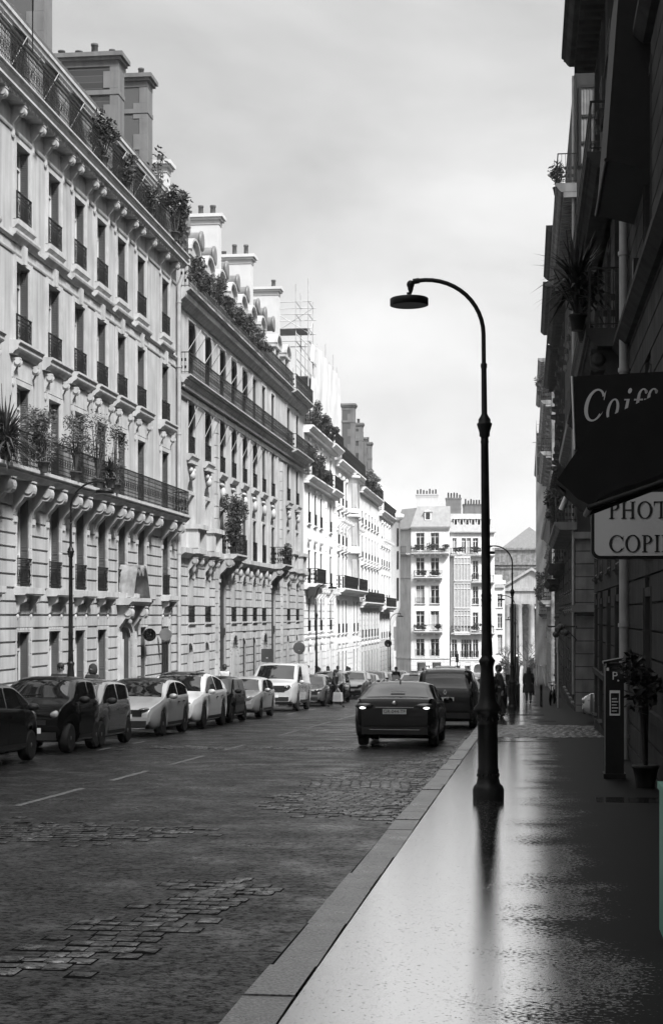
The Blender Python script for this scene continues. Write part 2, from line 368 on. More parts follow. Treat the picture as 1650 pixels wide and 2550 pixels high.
def inA(x, y):      # big bare patch by the kerb behind the black saloon
    xl = lerp([(18, -2.2), (19.2, -2.9), (20.5, -3.15), (24.5, -3.3), (30, -2.35), (34, -2.1)], y)+.16*wob(x*2, y)
    return min((x-xl)/.35, (y-18.8-.5*wob(y, x*2))/1.0, (-1.68-x)/.2, (33.6-y)/1.0)
setts('worn_setts', inA, -3.9, -1.6, 18, 33.5, zr)
def inB(x, y):      # small bare patches nearer the camera, a diagonal run
    d1 = .5-abs(x-lerp([(8.6, -3.0), (9.2, -2.7), (10.6, -2.58), (12, -2.42), (13.4, -2.45)], y))/.55+.18*wob(x*3, y*1.5)
    d1 = min(d1, (y-8.9)/.3, (13.0-y)/.3)
    d2 = .6-abs(x+2.45)/.75-abs(y-12.6)/1.0+.18*wob(x*3, y)
    return max(d1, d2)*1.6
setts('worn_setts', inB, -3.6, -1.75, 8.6, 13.8, zr)
def inC(x, y): return .8-abs(y-16.5-.12*(x+6))/1.0+.35*wob(x*.8, y*1.5)-max(0, (x+4.2))*.9
setts('worn_setts', inC, -9.0, -3.2, 15.0, 18.4, zr, lift=.004, rag=.6)
def inD(x, y): return .6-abs(y-34.6)/.9+.4*wob(x, y)
setts('worn_setts', inD, -9.0, -3.6, 33.4, 36, zr, lift=.004, rag=.5)
def inE(x, y): return min((x+1.64)/.1, (-1.42-x)/.05)
setts('gutter_setts', inE, -1.64, -1.40, 18, 60, zr, w=.11, d=.2, lift=.006, rag=0)
def inF(x, y): return min((y-38.3)/.6, (46.5-y)/.6)+.25*wob(x, y)
setts('crossing_setts', inF, -1.1, 9, 37.6, 47.0, zs, w=.2, d=.2, lift=.008)
# asphalt repair strips across the pavement
b = MB()
for y, x0, x1 in ((36.0, -1.1, .7), (56.5, -.9, .6), (57.6, -.9, .6), (50.2, -1.1, .9)):
    b.box(x0, x1, y, y+.09, zs(y)-.02, zs(y)+.004)
tag(b.build('pavement_joint', M['joint']), kind='structure')
# ---------------------------------------------------------------- facade kit (local x along the front, -y out towards the street, z up from the building's foot)
def wall(b, s0, s1, z0, z1, ops, o=0.0, dep=.32):
    xs = sorted({s0, s1, *[v for q in ops for v in (q[0], q[1])]}); zz = sorted({z0, z1, *[v for q in ops for v in (q[2], q[3])]})
    xs = [v for v in xs if s0 <= v <= s1]; zz = [v for v in zz if z0 <= v <= z1]
    for i in range(len(xs)-1):
        run = None
        for j in range(len(zz)-1):
            cx, cz = (xs[i]+xs[i+1])/2, (zz[j]+zz[j+1])/2
            hole = any(q[0] < cx < q[1] and q[2] < cz < q[3] for q in ops)
            if not hole and run is None: run = zz[j]
            if (hole or j == len(zz)-2) and run is not None:
                e = zz[j] if hole else zz[j+1]
                b.quad((xs[i], -o, run), (xs[i+1], -o, run), (xs[i+1], -o, e), (xs[i], -o, e)); run = None
    for q in ops:
        a, c, lo, hi = q[:4]; rise = q[4] if len(q) > 4 else 0; y0, y1 = -o, -o+dep; sp = hi-rise
        b.quad((a, y0, lo), (a, y0, sp), (a, y1, sp), (a, y1, lo)); b.quad((c, y0, lo), (c, y1, lo), (c, y1, sp), (c, y0, sp))
        b.quad((a, y0, lo), (a, y1, lo), (c, y1, lo), (c, y0, lo))
        if not rise: b.quad((a, y0, hi), (c, y0, hi), (c, y1, hi), (a, y1, hi))
        else:
            m, hw, n = (a+c)/2, (c-a)/2, 12
            P = [(m-hw*cos(pi*k/n), sp+rise*sin(pi*k/n)) for k in range(n+1)]
            for k in range(n):
                (x0, u0), (x1, u1) = P[k], P[k+1]
                b.quad((x0, y0, u0), (x1, y0, u1), (x1, y0, hi), (x0, y0, hi)); b.quad((x0, y0, u0), (x0, y1, u0), (x1, y1, u1), (x1, y0, u1))
def gaps(s0, s1, ops, za, zb):
    cut = sorted((q[0], q[1]) for q in ops if q[2] < zb-.02 and q[3] > za+.02); x = s0; out_ = []
    for a, c in cut:
        if a > x+.05: out_.append((x, a))
        x = max(x, c)
    if x < s1-.05: out_.append((x, s1))
    return out_
def courses(b, s0, s1, z0, z1, ops, pitch, proud=.06, gap=.06, o=0.0, inset=0.0):
    z = z0
    while z < z1-.05:
        zt = min(z+pitch, z1)
        for a, c in gaps(s0, s1, ops, z, zt): b.box(a+inset, c-inset, -o-proud, -o+.01, z+gap, zt, 'Y')
        z += pitch
def rail(b, s0, s1, z0, z1, o, pitch=.12, fancy=True, ends=(), depth=0.0):
    y = -o; r = .012
    def bar(xa, xb, ya, yb, za, zb): b.box(xa, xb, ya, yb, za, zb)
    bar(s0, s1, y-.022, y+.022, z1-.035, z1); bar(s0, s1, y-.012, y+.012, z0+.05, z0+.075); bar(s0, s1, y-.01, y+.01, z1-.17, z1-.15)
    n = max(2, int(round((s1-s0)/pitch)))
    for i in range(n+1):
        x = s0+(s1-s0)*i/n; k = .02 if i % 8 == 0 else .0075
        bar(x-k, x+k, y-.008, y+.008, z0, z1-.03)
        if fancy and i < n:
            cx = x+(s1-s0)/n/2; h = z1-z0; rr = (s1-s0)/n*.47
            for cz, q in ((z0+h*.26, 1.0), (z0+h*.44, .8), (z0+h*.62, 1.0), (z1-.1, .5)):
                vs = []; m = 8
                for t in range(m):
                    a = 2*pi*t/m
                    for e in (.62, 1.0): vs.append((cx+rr*q*e*cos(a), y+.004, cz+rr*q*1.35*e*sin(a)))
                b.add(vs, [(2*t, 2*t+1, (2*t+3) % (2*m), (2*t+2) % (2*m)) for t in range(m)])
            if i % 2 == 0:
                b.box(x+.3*rr, x+.9*rr, y-.006, y+.006, z0+h*.34, z0+h*.54)
    for e in ends:                          # return of the railing to the wall
        x = s0 if e == 0 else s1
        b.box(x-.02, x+.02, y, -o+depth, z1-.035, z1); b.box(x-.01, x+.01, y, -o+depth, z0+.05, z0+.075)
        m = max(2, int(depth/pitch))
        for i in range(m):
            yy = y+depth*i/m; b.box(x-.008, x+.008, yy-.008, yy+.008, z0, z1)
            if fancy and i:
                for cz in (z0+.25, z0+.55): b.box(x-.006, x+.006, yy-.05, yy+.03, cz-.05, cz+.07)
_cache = {}
def cached(key, fn):
    if key not in _cache: _cache[key] = fn()
    return _cache[key]
def win_meshes(wd, h, rise, style):
    wd, h = round(wd, 2), round(h, 2)
    def mk():
        f = MB(); hw = wd/2; y0, y1 = -.045, .03; top = h-rise*.0
        f.box(-hw, -hw+.07, y0, y1, 0, h); f.box(hw-.07, hw, y0, y1, 0, h); f.box(-hw+.07, hw-.07, y0, y1, 0, .09); f.box(-hw+.07, hw-.07, y0, y1, h-.08, h)
        f.box(-.055, .055, y0-.01, y1, .09, h-.08)
        tz = h*.76
        f.box(-hw+.07, -.055, y0, y1, tz, tz+.07); f.box(.055, hw-.07, y0, y1, tz, tz+.07)
        for s in (-1, 1):
            for q in (.36,): f.box(min(s*.055, s*(hw-.07)), max(s*.055, s*(hw-.07)), y0+.02, y1-.01, h*q, h*q+.035)
            x = s*(hw+.0)*.52; f.box(x-.014, x+.014, y0+.02, y1-.01, tz+.07, h-.08)
        g = MB(); g.quad((-hw+.05, 0, .05), (hw-.05, 0, .05), (hw-.05, 0, h-.05), (-hw+.05, 0, h-.05))
        c = MB()
        for s in (-1, 1):
            x = s*(hw-.1); d = -s*wd*.17; n = 7
            vs = []
            for k in range(n):
                for zz in (.12, h-.1): vs.append((x+d*k/(n-1)*(1.0 if zz > 1 else .7), .06+.02*(k % 2), zz))
            c.add(vs, [(2*k, 2*k+1, 2*k+3, 2*k+2) for k in range(n-1)])
        cm = MB()
        for s in (-1, 1): cm.quad((s*.07, -.006, .12), (s*(hw-.09), -.006, .12), (s*(hw-.09), -.006, tz-.02), (s*.07, -.006, tz-.02))
        _cache[('cu', wd, h, style)] = cm.mesh('curtain', M['blind'])
        return f.mesh('window', M['frame']), g.mesh('pane', M['glass'])
    return cached(('w', wd, h, style), mk)
def shutter_mesh(h, d):
    h = round(h, 2)
    def mk():
        b = MB(); t = .035
        b.box(-t, 0, 0, .035, 0, h); b.box(-t, 0, d-.035, d, 0, h)
        for z in (0, h*.42, h-.06): b.box(-t, 0, .035, d-.035, z, z+.06)
        z = .07; 
        while z < h-.07:
            b.add([(-t+.004, .035, z), (-t+.004, d-.035, z), (-.004, d-.035, z+.05), (-.004, .035, z+.05)], [(0, 1, 2, 3)]); z += .052
        b.quad((-.002, .03, 0), (-.002, d-.03, 0), (-.002, d-.03, h), (-.002, .03, h))
        return b.mesh('shutter', M['shutter'])
    return cached(('s', h, d), mk)
def balconette(wd, h, fancy=True):
    wd = round(wd, 2)
    def mk():
        b = MB(); rail(b, -wd/2, wd/2, 0, h, .06, .11, fancy, (0, 1), .10); return b.mesh('railing', M['iron'])
    return cached(('r', wd, h, fancy), mk)
def scroll_console(wd, h, d):            # S-scroll bracket under a balcony: side profile swept across its width
    def mk():
        b = MB(); n = 10; P = [(0.03, 0)]
        P += [(-d*.12, h*.04), (-d*.2, h*.22)]
        P += [(-d*(.25+.35*k/4), h*(.3+.25*(k/4)**1.5)) for k in range(1, 5)]
        for k in range(n): a = -pi*.55+pi*1.1*k/(n-1); P.append((-d*(.78+.22*cos(a)), h*(.76+.22*sin(a))))
        P += [(-d*.72, h), (.03, h)]
        b.prism(P, lambda p: (-wd/2, p[0], p[1]), lambda p: (wd/2, p[0], p[1]))
        for s in (-1, 1):
            b.lathe([(h*.15, 0), (h*.15, .02), (h*.07, .035)], (s*wd/2 if s > 0 else -wd/2-.035, -d*.78, h*.78), 12, 'x')
        b.box(-wd/2-.02, wd/2+.02, -d*1.0, .03, h-.05, h-.003)
        b.box(-wd/2+.03, wd/2-.03, -d*.16, .03, -.16, .0)
        for k in range(3): b.lathe([(0, -.24), (.028, -.2), (.03, -.15)], ((k-1)*wd*.28, -d*.09, 0), 6)
        return b
    return cached(('c', wd, h, d), mk)
def awn_mesh(wd, drop, proj):
    def mk():
        c = MB(); n = 10; vs = []
        for k in range(n+1):
            x = -wd/2+wd*k/n
            vs += [(x, 0, 0), (x, -proj, -drop), (x, -proj-.01, -drop-.12-.05*(k % 2))]
        c.add(vs, [(3*k+i, 3*k+i+1, 3*k+4+i, 3*k+3+i) for k in range(n) for i in (0, 1)])
        a = MB()
        for s in (-1, 1): a.tube([(s*wd/2, -proj, -drop), (s*wd/2*1.02, 0, -drop-.85)], .014, 5)
        return c.mesh('awning', M['awning']), a.mesh('stay_rod', M['frame'])
    return cached(('a', wd, drop, proj), mk)

def split_build(mb, name, whole, m, parent):
    """each ornament that stands apart from the others becomes a part of its own"""
    import numpy as np
    n = len(mb.v); par = list(range(n))
    def find(i):
        while par[i] != i: par[i] = par[par[i]]; i = par[i]
        return i
    for f in mb.f:
        a = find(f[0])
        for i in f[1:]: par[find(i)] = a
    P = np.array(mb.v); root = np.array([find(i) for i in range(n)]); ids, isl = np.unique(root, return_inverse=True); k = len(ids)
    lo = np.full((k, 3), 1e9); hi = np.full((k, 3), -1e9); np.minimum.at(lo, isl, P); np.maximum.at(hi, isl, P); sz = (hi-lo).max(axis=1)
    cp = list(range(k))
    def fc(i):
        while cp[i] != i: cp[i] = cp[cp[i]]; i = cp[i]
        return i
    for i in range(k):
        g = np.maximum(0, np.maximum(lo[i]-hi[i+1:], lo[i+1:]-hi[i])); near = np.sqrt((g**2).sum(axis=1)) <= np.maximum(.02, .5*np.maximum(sz[i], sz[i+1:]))
        for j in np.nonzero(near)[0]: cp[fc(int(j)+i+1)] = fc(i)
    cl = [fc(i) for i in range(k)]; groups = {}
    for f, s in zip(mb.f, mb.sm): groups.setdefault(cl[isl[f[0]]], []).append((f, s))
    if len(groups) > 100: return mb.build(whole, m, parent)
    for g in groups.values():
        b = MB(); mp_ = {}
        for f, s in g:
            for i in f:
                if i not in mp_: mp_[i] = len(b.v); b.v.append(mb.v[i])
            b.f.append(tuple(mp_[i] for i in f)); b.sm.append(s)
        b.build(name if len(groups) > 1 else whole, m, parent)
class Bldg:
    def __init__(q, name, label, side, X, Y0, Y1, ztop, stone, cat='apartment building', group=None, trim=None, zb=None):
        q.side = side; q.X = X; q.Y0, q.Y1 = Y0, Y1
        q.zb = (zs((Y0 if side != 'E' else X[1]))-.0) if zb is None else zb
        if side == 'L': loc, rz = (X, Y0, q.zb), R(90)
        elif side == 'R': loc, rz = (X, Y1, q.zb), R(-90)
        else: loc, rz = (Y0, X[1], q.zb), 0
        q.root = empty(name, loc, rz, label, cat, group); q.W = Y1-Y0; q.stone = M[stone]; q.trim = M[trim or stone]
        q.ops = []; q.top = ztop-q.zb; q.wb = MB(); q.tb = MB(); q.cb = MB()
    def s(q, Y): return (Y-q.Y0) if q.side != 'R' else (q.Y1-Y)
    def z(q, Z): return Z-q.zb
    def opening(q, Y, wd, Z0, Z1, rise=0.0): 
        s = q.s(Y); o = (s-wd/2, s+wd/2, q.z(Z0), q.z(Z1), rise); q.ops.append(o); return o
    def window(q, Y, wd, Z0, Z1, rise=0.0, rl=0.0, shut=True, style='n', dep=.32, sill=True, fancy=True, detail=True):
        q.opening(Y, wd, Z0, Z1, rise); s = q.s(Y); z0 = q.z(Z0); h = Z1-Z0
        f, g = win_meshes(wd, h, rise, style)
        wo = put('window', f, q.root, (s, dep-.04, z0)); put('pane', g, wo)
        if q.side != 'R' and random.random() < .38: put('curtain', _cache[('cu', round(wd, 2), round(h, 2), style)], wo)
        if shut:
            d = dep-.09
            sh = shutter_mesh(h-rise-.04, round(d, 2))
            for e in (1, -1):
                if e == (1 if q.side != 'R' else -1) or detail == 2:
                    o = put('shutter', sh, q.root, (s+e*(wd/2-.002), .015, z0+.02))
                    if e < 0: o.scale = (-1, 1, 1)
        if rl: put('railing', balconette(wd+.12, rl, fancy), q.root, (s, 0, z0+.02))
        if sill:
            q.tb.mould([(-.02, z0-.16), (.05, z0-.16), (.11, z0-.07), (.15, z0-.06), (.15, z0-.003), (-.02, z0-.003)], s-wd/2-.14, s+wd/2+.14)
        return s, z0, z0+h
    def surround(q, s, wd, z0, z1, t=.15, o=.04, key=False):
        for e in (-1, 1):
            x = s+e*(wd/2+t/2+.002); q.tb.box(x-t/2, x+t/2, -o, .02, z0, z1, 'Y'); x2 = s+e*(wd/2+t+.02); q.tb.box(x2-.025, x2+.025, -o-.02, .02, z0, z1+t, 'Y')
        q.tb.box(s-wd/2-t-.004+.005, s+wd/2+t-.001, -o, .02, z1+.002, z1+t, 'Y')
        if key: q.tb.prism([(s-.11, z1+.01), (s+.11, z1+.01), (s+.16, z1+.52), (s-.16, z1+.52)], lambda p: (p[0], -.12, p[1]), lambda p: (p[0], .02, p[1]))
    def balcony(q, Ya, Yb, Z, o, th=.26, rl=.92, fancy=True, ends=(0, 1), pitch=.12, rmat='iron'):
        s0, s1 = sorted((q.s(Ya), q.s(Yb))); z = q.z(Z); b = MB()
        b.mould([(-.02, z-th), (o-.22, z-th), (o-.16, z-th+.05), (o-.10, z-th*.62), (o-.06, z-th*.58), (o-.06, z-th*.42), (o-.01, z-th*.36), (o, z-th*.3), (o, z), (-.02, z)], s0, s1)
        bo = b.build('balcony', q.trim, q.root)
        if rl:
            r = MB(); rail(r, s0+.06, s1-.06, z+.02, z+rl, o-.09, pitch, fancy, ends, o-.09)
            r.build('railing', M[rmat], bo)
        return bo
    def band(q, prof, Ya=None, Yb=None):
        s0, s1 = sorted((q.s(Ya), q.s(Yb))) if Ya is not None else (0, q.W)
        q.tb.mould([(a, q.z(c)) for a, c in prof], s0, s1)
    def console(q, Y, Z, wd, h, d, mb=None):
        c = scroll_console(wd, h, d); s, z = q.s(Y), q.z(Z)
        if mb is not None: mb.merge(c, lambda p: (p[0]+s, p[1], p[2]+z))
        else: put('console', cached(('cm', wd, h, d, q.trim.name), lambda: c.mesh('console', q.trim)), q.root, (s, 0, z))
    def chimney(q, Y, o_front, o_back, Ztop, Zbot, th=.75, brick=True, pots=6, quoins=True, cap=.22, m=None, pot_h=.5):
        s, zt, zb_ = q.s(Y), q.z(Ztop), q.z(Zbot); y0, y1 = -o_front, -o_back
        b = MB(); b.box(s-th/2, s+th/2, y0, y1, zb_, zt-.5); o = b.build('chimney', M['brick'] if brick else (m or M['render']), q.root)
        k = MB()
        k.box(s-th/2-.03, s+th/2+.03, y0-.03, y1+.03, zt-.5, zt-.28)
        k.box(s-th/2-cap*.6, s+th/2+cap*.6, y0-cap*.6, y1+cap*.6, zt-.28, zt-.16); k.box(s-th/2-cap, s+th/2+cap, y0-cap, y1+cap, zt-.16, zt)
        if brick:
            k.box(s-th/2-.05, s+th/2+.05, y0-.05, y1+.05, zt-1.55, zt-1.38)
            z = zb_; i = 0
            while z < zt-.55:
                q2 = .55 if i % 2 else .3; z2 = min(z+.62, zt-.5)
                for (a, c) in ((y0-.025, y0+q2),): k.box(s-th/2-.025, s+th/2+.025, a, c, z, z2-.004)
                z += .62; i += 1
        split_build(k, 'stone_quoin', 'stone_cladding', M['renderD'] if brick else (m or M['render']), o)
        for i in range(pots):
            y = y0+.35+(y1-y0-.6)*i/max(1, pots-1); h = pot_h*random.choice((.6, .8, 1, 1.25)); r = random.uniform(.11, .15)
            p = MB(); p.lathe([(r, zt), (r*.88, zt+h*.8), (r*1.05, zt+h*.82), (r*1.05, zt+h), (r*.8, zt+h)], (s+random.uniform(-.1, .1), y, 0), 10); p.build('chimney_pot', M['pot'], o)
        return o
    def finish(q, pitch=None, rust=None, depth=9.0, o=0.0, dep=.32, wname='wall', inset=0.0, gap=.06):
        b = q.wb; wall(b, 0, q.W, -.6, q.top, q.ops, o, dep)
        for x in (0, q.W): b.quad((x, 0, -.6), (x, depth, -.6), (x, depth, q.top), (x, 0, q.top))
        b.quad((0, 0, q.top), (q.W, 0, q.top), (q.W, depth, q.top), (0, depth, q.top)); b.quad((0, depth, -.6), (q.W, depth, -.6), (q.W, depth, q.top), (0, depth, q.top))
        # room backs keep daylight from passing through the openings
        b.quad((0.01, 1.1, -.6), (q.W-.01, 1.1, -.6), (q.W-.01, 1.1, q.top-.02), (0.01, 1.1, q.top-.02))
        if rust:
            for z0, z1, a, c in rust: courses(b, a, c, z0, z1, q.ops, pitch, gap=gap, inset=inset)
        b.build(wname, q.stone, q.root)
        if q.tb.v: split_build(q.tb, 'stone_ornament', 'stone_cladding', q.trim, q.root)
def modillions(q, Ya, Yb, Z, o, pitch=.36, wd=.16, h=.17):
    s0, s1 = sorted((q.s(Ya), q.s(Yb))); n = int((s1-s0)/pitch); z = q.z(Z)
    for i in range(n+1):
        x = s0+.1+(s1-s0-.2)*i/n; q.tb.box(x-wd/2, x+wd/2, -o, .02, z-h, z-.004, 'Y')
# ---------------------------------------------------------------- building A: near left block
WA = [22.8, 25.6, 28.4, 31.2, 34.0, 37.0, 40.2, 43.6, 46.6, 49.35, 52.0, 54.65, 57.5, 61.45]
A = Bldg('apartment_house', 'tall pale stone apartment house with slatted shutters and brick chimneys beside the parked city cars', 'L', -14, -40, 63.55, 14.45, 'stoneA', zb=zs(20), group='buildings on the sunny side of the street', trim='trimA')
for i, Y in enumerate(WA):
    big = Y > 36
    if not big:
        for za, zb_ in ((.82, 3.3), (4.0, 6.4), (7.55, 9.8), (10.95, 13.1)): A.opening(Y, 1.2, za, zb_)
        continue
    # ground floor
    last = i == len(WA)-1; porte = i == len(WA)-3; shop = last
    if porte or shop or i == len(WA)-2: pass
    else:
        s, z0, z1 = A.window(Y, 1.2, -2.75, -.42, shut=True, sill=True); A.surround(s, 1.2, z0, z1-.03, .07, .045)
    for e in ((-.62, -.75), (-.38, -.46), (-.14, -.17), (.1, .12), (.36, .44), (.62, .76)):     # flat-arch voussoirs
        s = A.s(Y)+(1.0 if i == len(WA)-2 else 0)*.15
        A.tb.prism([(s+e[0]+.012, A.z(-.40)), (s+e[0]+.215, A.z(-.40)), (s+e[1]+.25, A.z(-.025)), (s+e[1]+.012, A.z(-.025))], lambda p: (p[0], -.05, p[1]), lambda p: (p[0], .0, p[1])) if not porte else None
    # first floor
    s, z0, z1 = A.window(Y, 1.2, .82, 3.3, rl=.78); A.surround(s, 1.2, z0, z1, .06, .05)
    b = A.tb; b.mould([(-.02, z0-.24), (.34, z0-.24), (.40, z0-.2), (.40, z0-.03), (-.02, z0-.03)], s-.85, s+.85)
    for e in (-.6, .6):
        b.prism([(.02, z0-.25), (-.34, z0-.25), (-.30, z0-.42), (-.16, z0-.5), (-.10, z0-.72), (.02, z0-.78)], lambda p: (s+e-.07, p[0], p[1]), lambda p: (s+e+.07, p[0], p[1]))
        b.lathe([(0, z0-.93), (.05, z0-.86), (.05, z0-.8), (.02, z0-.76)], (s+e, -.06, 0), 8)
    # second floor with bracketed hood
    s, z0, z1 = A.window(Y, 1.2, 4.02, 6.4, sill=False); A.surround(s, 1.2, z0, z1, .15, .05)
    b.box(s-.74, s+.74, -.06, .02, z1+.16, z1+.72, 'Y')
    for e in (-.82, .82): A.console(Y+e, 6.55, .17, .55, .22, A.tb)
    b.mould([(-.02, z1+.78), (.10, z1+.78), (.16, z1+.86), (.24, z1+.90), (.26, z1+.94), (.26, z1+1.02), (.32, z1+1.08), (.32, z1+1.14), (-.02, z1+1.16)], s-1.12, s+1.12)
    # third floor
    s, z0, z1 = A.window(Y, 1.2, 7.55, 9.8, rl=.78); A.surround(s, 1.2, z0, z1, .15, .045, key=True)
    b.mould([(-.02, z0-.28), (.05, z0-.28), (.13, z0-.2), (.17, z0-.18), (.17, z0-.06), (-.02, z0-.05)], s-.85, s+.85)
    # fourth floor
    s, z0, z1 = A.window(Y, 1.2, 10.95, 13.1, rl=.78); A.surround(s, 1.2, z0, z1, .13, .045)
    b.mould([(-.02, z0-.26), (.05, z0-.26), (.12, z0-.18), (.16, z0-.16), (.16, z0-.05), (-.02, z0-.04)], s-.85, s+.85)
    b.mould([(-.02, z0-.60), (.07, z0-.60), (.12, z0-.52), (.18, z0-.48), (.20, z0-.42), (.20, z0-.36), (-.02, z0-.32)], s-1.1, s+1.1)
for Z in (10.32, ): A.band([(-.02, Z), (.05, Z), (.09, Z+.06), (.09, Z+.12), (-.02, Z+.14)])
A.band([(-.02, 13.32), (.035, 13.32), (.05, 13.36), (.05, 13.42), (-.02, 13.43)]); A.band([(-.02, 9.98), (.03, 9.98), (.045, 10.02), (.045, 10.06), (-.02, 10.07)])
# windows' jamb lines run on as pilaster strips; small curved brackets carry the top cornice
for Y in WA:
    for e in (-.88, .88): A.console(Y+e, 13.36, .2, .62, .40)
modillions(A, -40, 63.5, 14.12, .40, .34, .15, .13)
A.band([(-.02, 14.0), (.36, 14.0), (.42, 14.11), (.50, 14.13), (.50, 14.2), (.55, 14.28), (-.02, 14.28)])
A.balcony(-40, 63.5, 14.45, .60, .17, .95, True, (1,), .12)
# great balcony over scroll consoles
bal = A.balcony(-40, 62.9, 4.0, .74, .30, .95, True, (1,), .125)
for Y in WA:
    for e in (-.82, .82):
        if Y > 34: A.console(Y+e*(1 if Y < 60 else .9), 2.75, .30, .94, .64)
# porte cochere with scrolled broken pediment
Yp = WA[-3]; Yn = WA[-2]
A.opening(Yp+.55, 1.75, -3.55, -.35, .55)
s = A.s(Yp+.55); d = MB(); zf = A.z(-3.5)
for e in (-1, 1):
    x0, x1 = (s-.86, s-.01) if e < 0 else (s+.01, s+.86); d.box(x0, x1, .08, .13, zf, A.z(-.36))
    for za, zb_ in ((.25, 1.0), (1.15, 2.0), (2.15, 2.75)): d.box(x0+.14, x1-.14, .06, .085, zf+za, zf+zb_)
do = d.build('door', M['door'], A.root); h = MB(); h.ball((s-.1, .04, zf+1.1), .04, .05, .04); h.build('handle', M['iron'], do)
b = A.tb
for e in (-1, 1):
    b.box(s+e*1.05-.16, s+e*1.05+.16, -.14, .02, A.z(-3.6), A.z(-.55), 'Y'); b.box(s+e*.95-.05, s+e*.95+.05, -.2, .02, A.z(-3.6), A.z(-.8), 'Y')
    A.console(Yp+.55+e*1.05, -.6, .36, .95, .55)
    b.ball((s+e*.62, -.16, A.z(.12)), .2, .12, .22); b.ball((s+e*.3, -.16, A.z(.02)), .14, .1, .16)
b.ball((s, -.2, A.z(.16)), .2, .16, .3); b.ball((s, -.16, A.z(-.18)), .22, .1, .14)
P = [(s+.98*cos(pi*k/12), A.z(-.9)+.72*sin(pi*k/12)) for k in range(13)]
for k in range(12): 
    (x0, u0), (x1, u1) = P[k], P[k+1]
    b.add([(x0, -.08, u0), (x1, -.08, u1), (x1*1.0+(x1-s)*.12, -.08, u1+.13), (x0+(x0-s)*.12, -.08, u0+.13), (x0, .01, u0), (x1, .01, u1)], [(0, 1, 2, 3), (0, 1, 5, 4)])
b.mould([(-.02, A.z(.38)), (.5, A.z(.38)), (.58, A.z(.46)), (.62, A.z(.5)), (.62, A.z(.62)), (-.02, A.z(.64))], s-1.45, s+1.45)
for e in (-1, 1):                       # two curling halves of the pediment
    pd = MB(); Q = []
    for k in range(11):
        t = k/10; x = 1.25-1.0*t; z = 1.15*sin(t*pi*.62)**1.1
        Q.append((s+e*x, A.z(.64)+z))
    Q2 = [(x, z-.09) for x, z in Q]; Q2[0] = Q[0]
    for k in range(10):
        a, c, g, hh = Q[k], Q[k+1], Q2[k+1], Q2[k]
        pd.prism([a, c, g, hh], lambda p: (p[0], -.62, p[1]), lambda p: (p[0], .02, p[1]))
    c = Q[-1]; pd.lathe([(.16, 0), (.16, .58)], (c[0], -.6, c[1]-.14), 12, 'y')
    pd.build('pediment_scroll', M['soot'], A.root)
b.box(s-.35, s+.35, -.45, .02, A.z(.642), A.z(.78))
# shutters below the next bay and the dark shop front at the corner
s2, z0, z1 = A.window(Yn+.25, .9, -2.35, -.42, shut=True); A.tb.box(s2-.45, s2+.45, -.01, .3, A.z(-3.6), A.z(-2.53), '')
A.opening(WA[-1]+.15, 1.9, -3.9, -.05)
s3 = A.s(WA[-1]+.15); d = MB(); d.box(s3-.95, s3+.95, .09, .13, A.z(-3.9), A.z(-.05))
for k in range(5): d.box(s3-.9+.36*k, s3-.86+.36*k, .03, .1, A.z(-3.9), A.z(-.9))
d.box(s3-.95, s3+.95, .02, .1, A.z(-1.02), A.z(-.9)); do = d.build('door', M['door'], A.root); h = MB(); h.box(s3+.1, s3+.14, -.02, .06, A.z(-3), A.z(-2.6)); h.build('handle', M['iron'], do)
A.finish(.3725, [(A.z(-3.725), A.z(3.35), 0, A.W-.02)])
# drainpipe at the party wall
b = MB(); x = A.W-.12
b.tube([(x, -.14, A.z(-4)), (x, -.14, A.z(13.3)), (x, -.3, A.z(13.7))], .085, 10)
for z in (-2.5, 0, 2.5, 5, 7.3, 10, 12.6): b.lathe([(.105, A.z(z)), (.105, A.z(z)+.06)], (x, -.14, 0), 10)
b.build('drainpipe', M['pipe'], A.root)
# set-back attic floor, gutter, zinc roof
b = MB(); zt, ze = A.z(14.45), A.z(16.62); ops = [(A.s(Y)-.6, A.s(Y)+.6, zt+.05, zt+1.75) for Y in WA if Y > 34]
b2 = MB(); wall(b2, 0, A.W, zt, ze, ops, -.15, .25)
for v in b2.v: pass
b.merge(b2); b.quad((A.W, .15, zt), (A.W, 6, zt), (A.W, 6, ze), (A.W, .15, ze))
b.mould([(-.2, ze-.35), (-.05, ze-.35), (-.05, ze-.28), (.0, ze-.24), (.02, ze-.12), (.06, ze-.1), (.06, ze), (-.2, ze+.02)], 0, A.W)
courses(b, 0, A.W, zt+.02, ze-.4, ops, .42, .02, .02, -.15)
b.build('attic_wall', M['trimA'], A.root)
b = MB(); b.mould([(.06, ze), (.08, ze+.08), (-.05, ze+.14), (-3.6, ze+2.1), (-8, ze+2.6), (-8, ze), (-.2, ze)], 0, A.W)
for k in range(int(A.W/.65)): b.prism([(.0, ze+.155), (-3.6, ze+2.12), (-3.6, ze+2.17), (.0, ze+.2)], lambda p: (k*.65+.3, -p[0], p[1]), lambda p: (k*.65+.33, -p[0], p[1]))
ro = b.build('roof', M['zinc'], A.root)
for i, Y in enumerate(WA):
    if Y < 36: continue
    f, g = win_meshes(1.2, 1.7, 0, 'n'); wo = put('window', f, A.root, (A.s(Y), .36, zt+.05)); put('pane', g, wo)
    c, st = awn_mesh(1.4, .42, .5); o = put('awning', c, A.root, (A.s(Y), .12, zt+1.92)); put('stay_rod', st, o)
r = MB(); 
for Y0_, Y1_ in ((42.5, 47),): r.tube([(A.s(Y0_), -.65, A.z(15.4)), (A.s(Y0_), -.65, A.z(17.0)), (A.s(Y0_)-2.6, -.65, A.z(17.0))], .018, 5)
r.build('stay_rod', M['iron'], A.root)
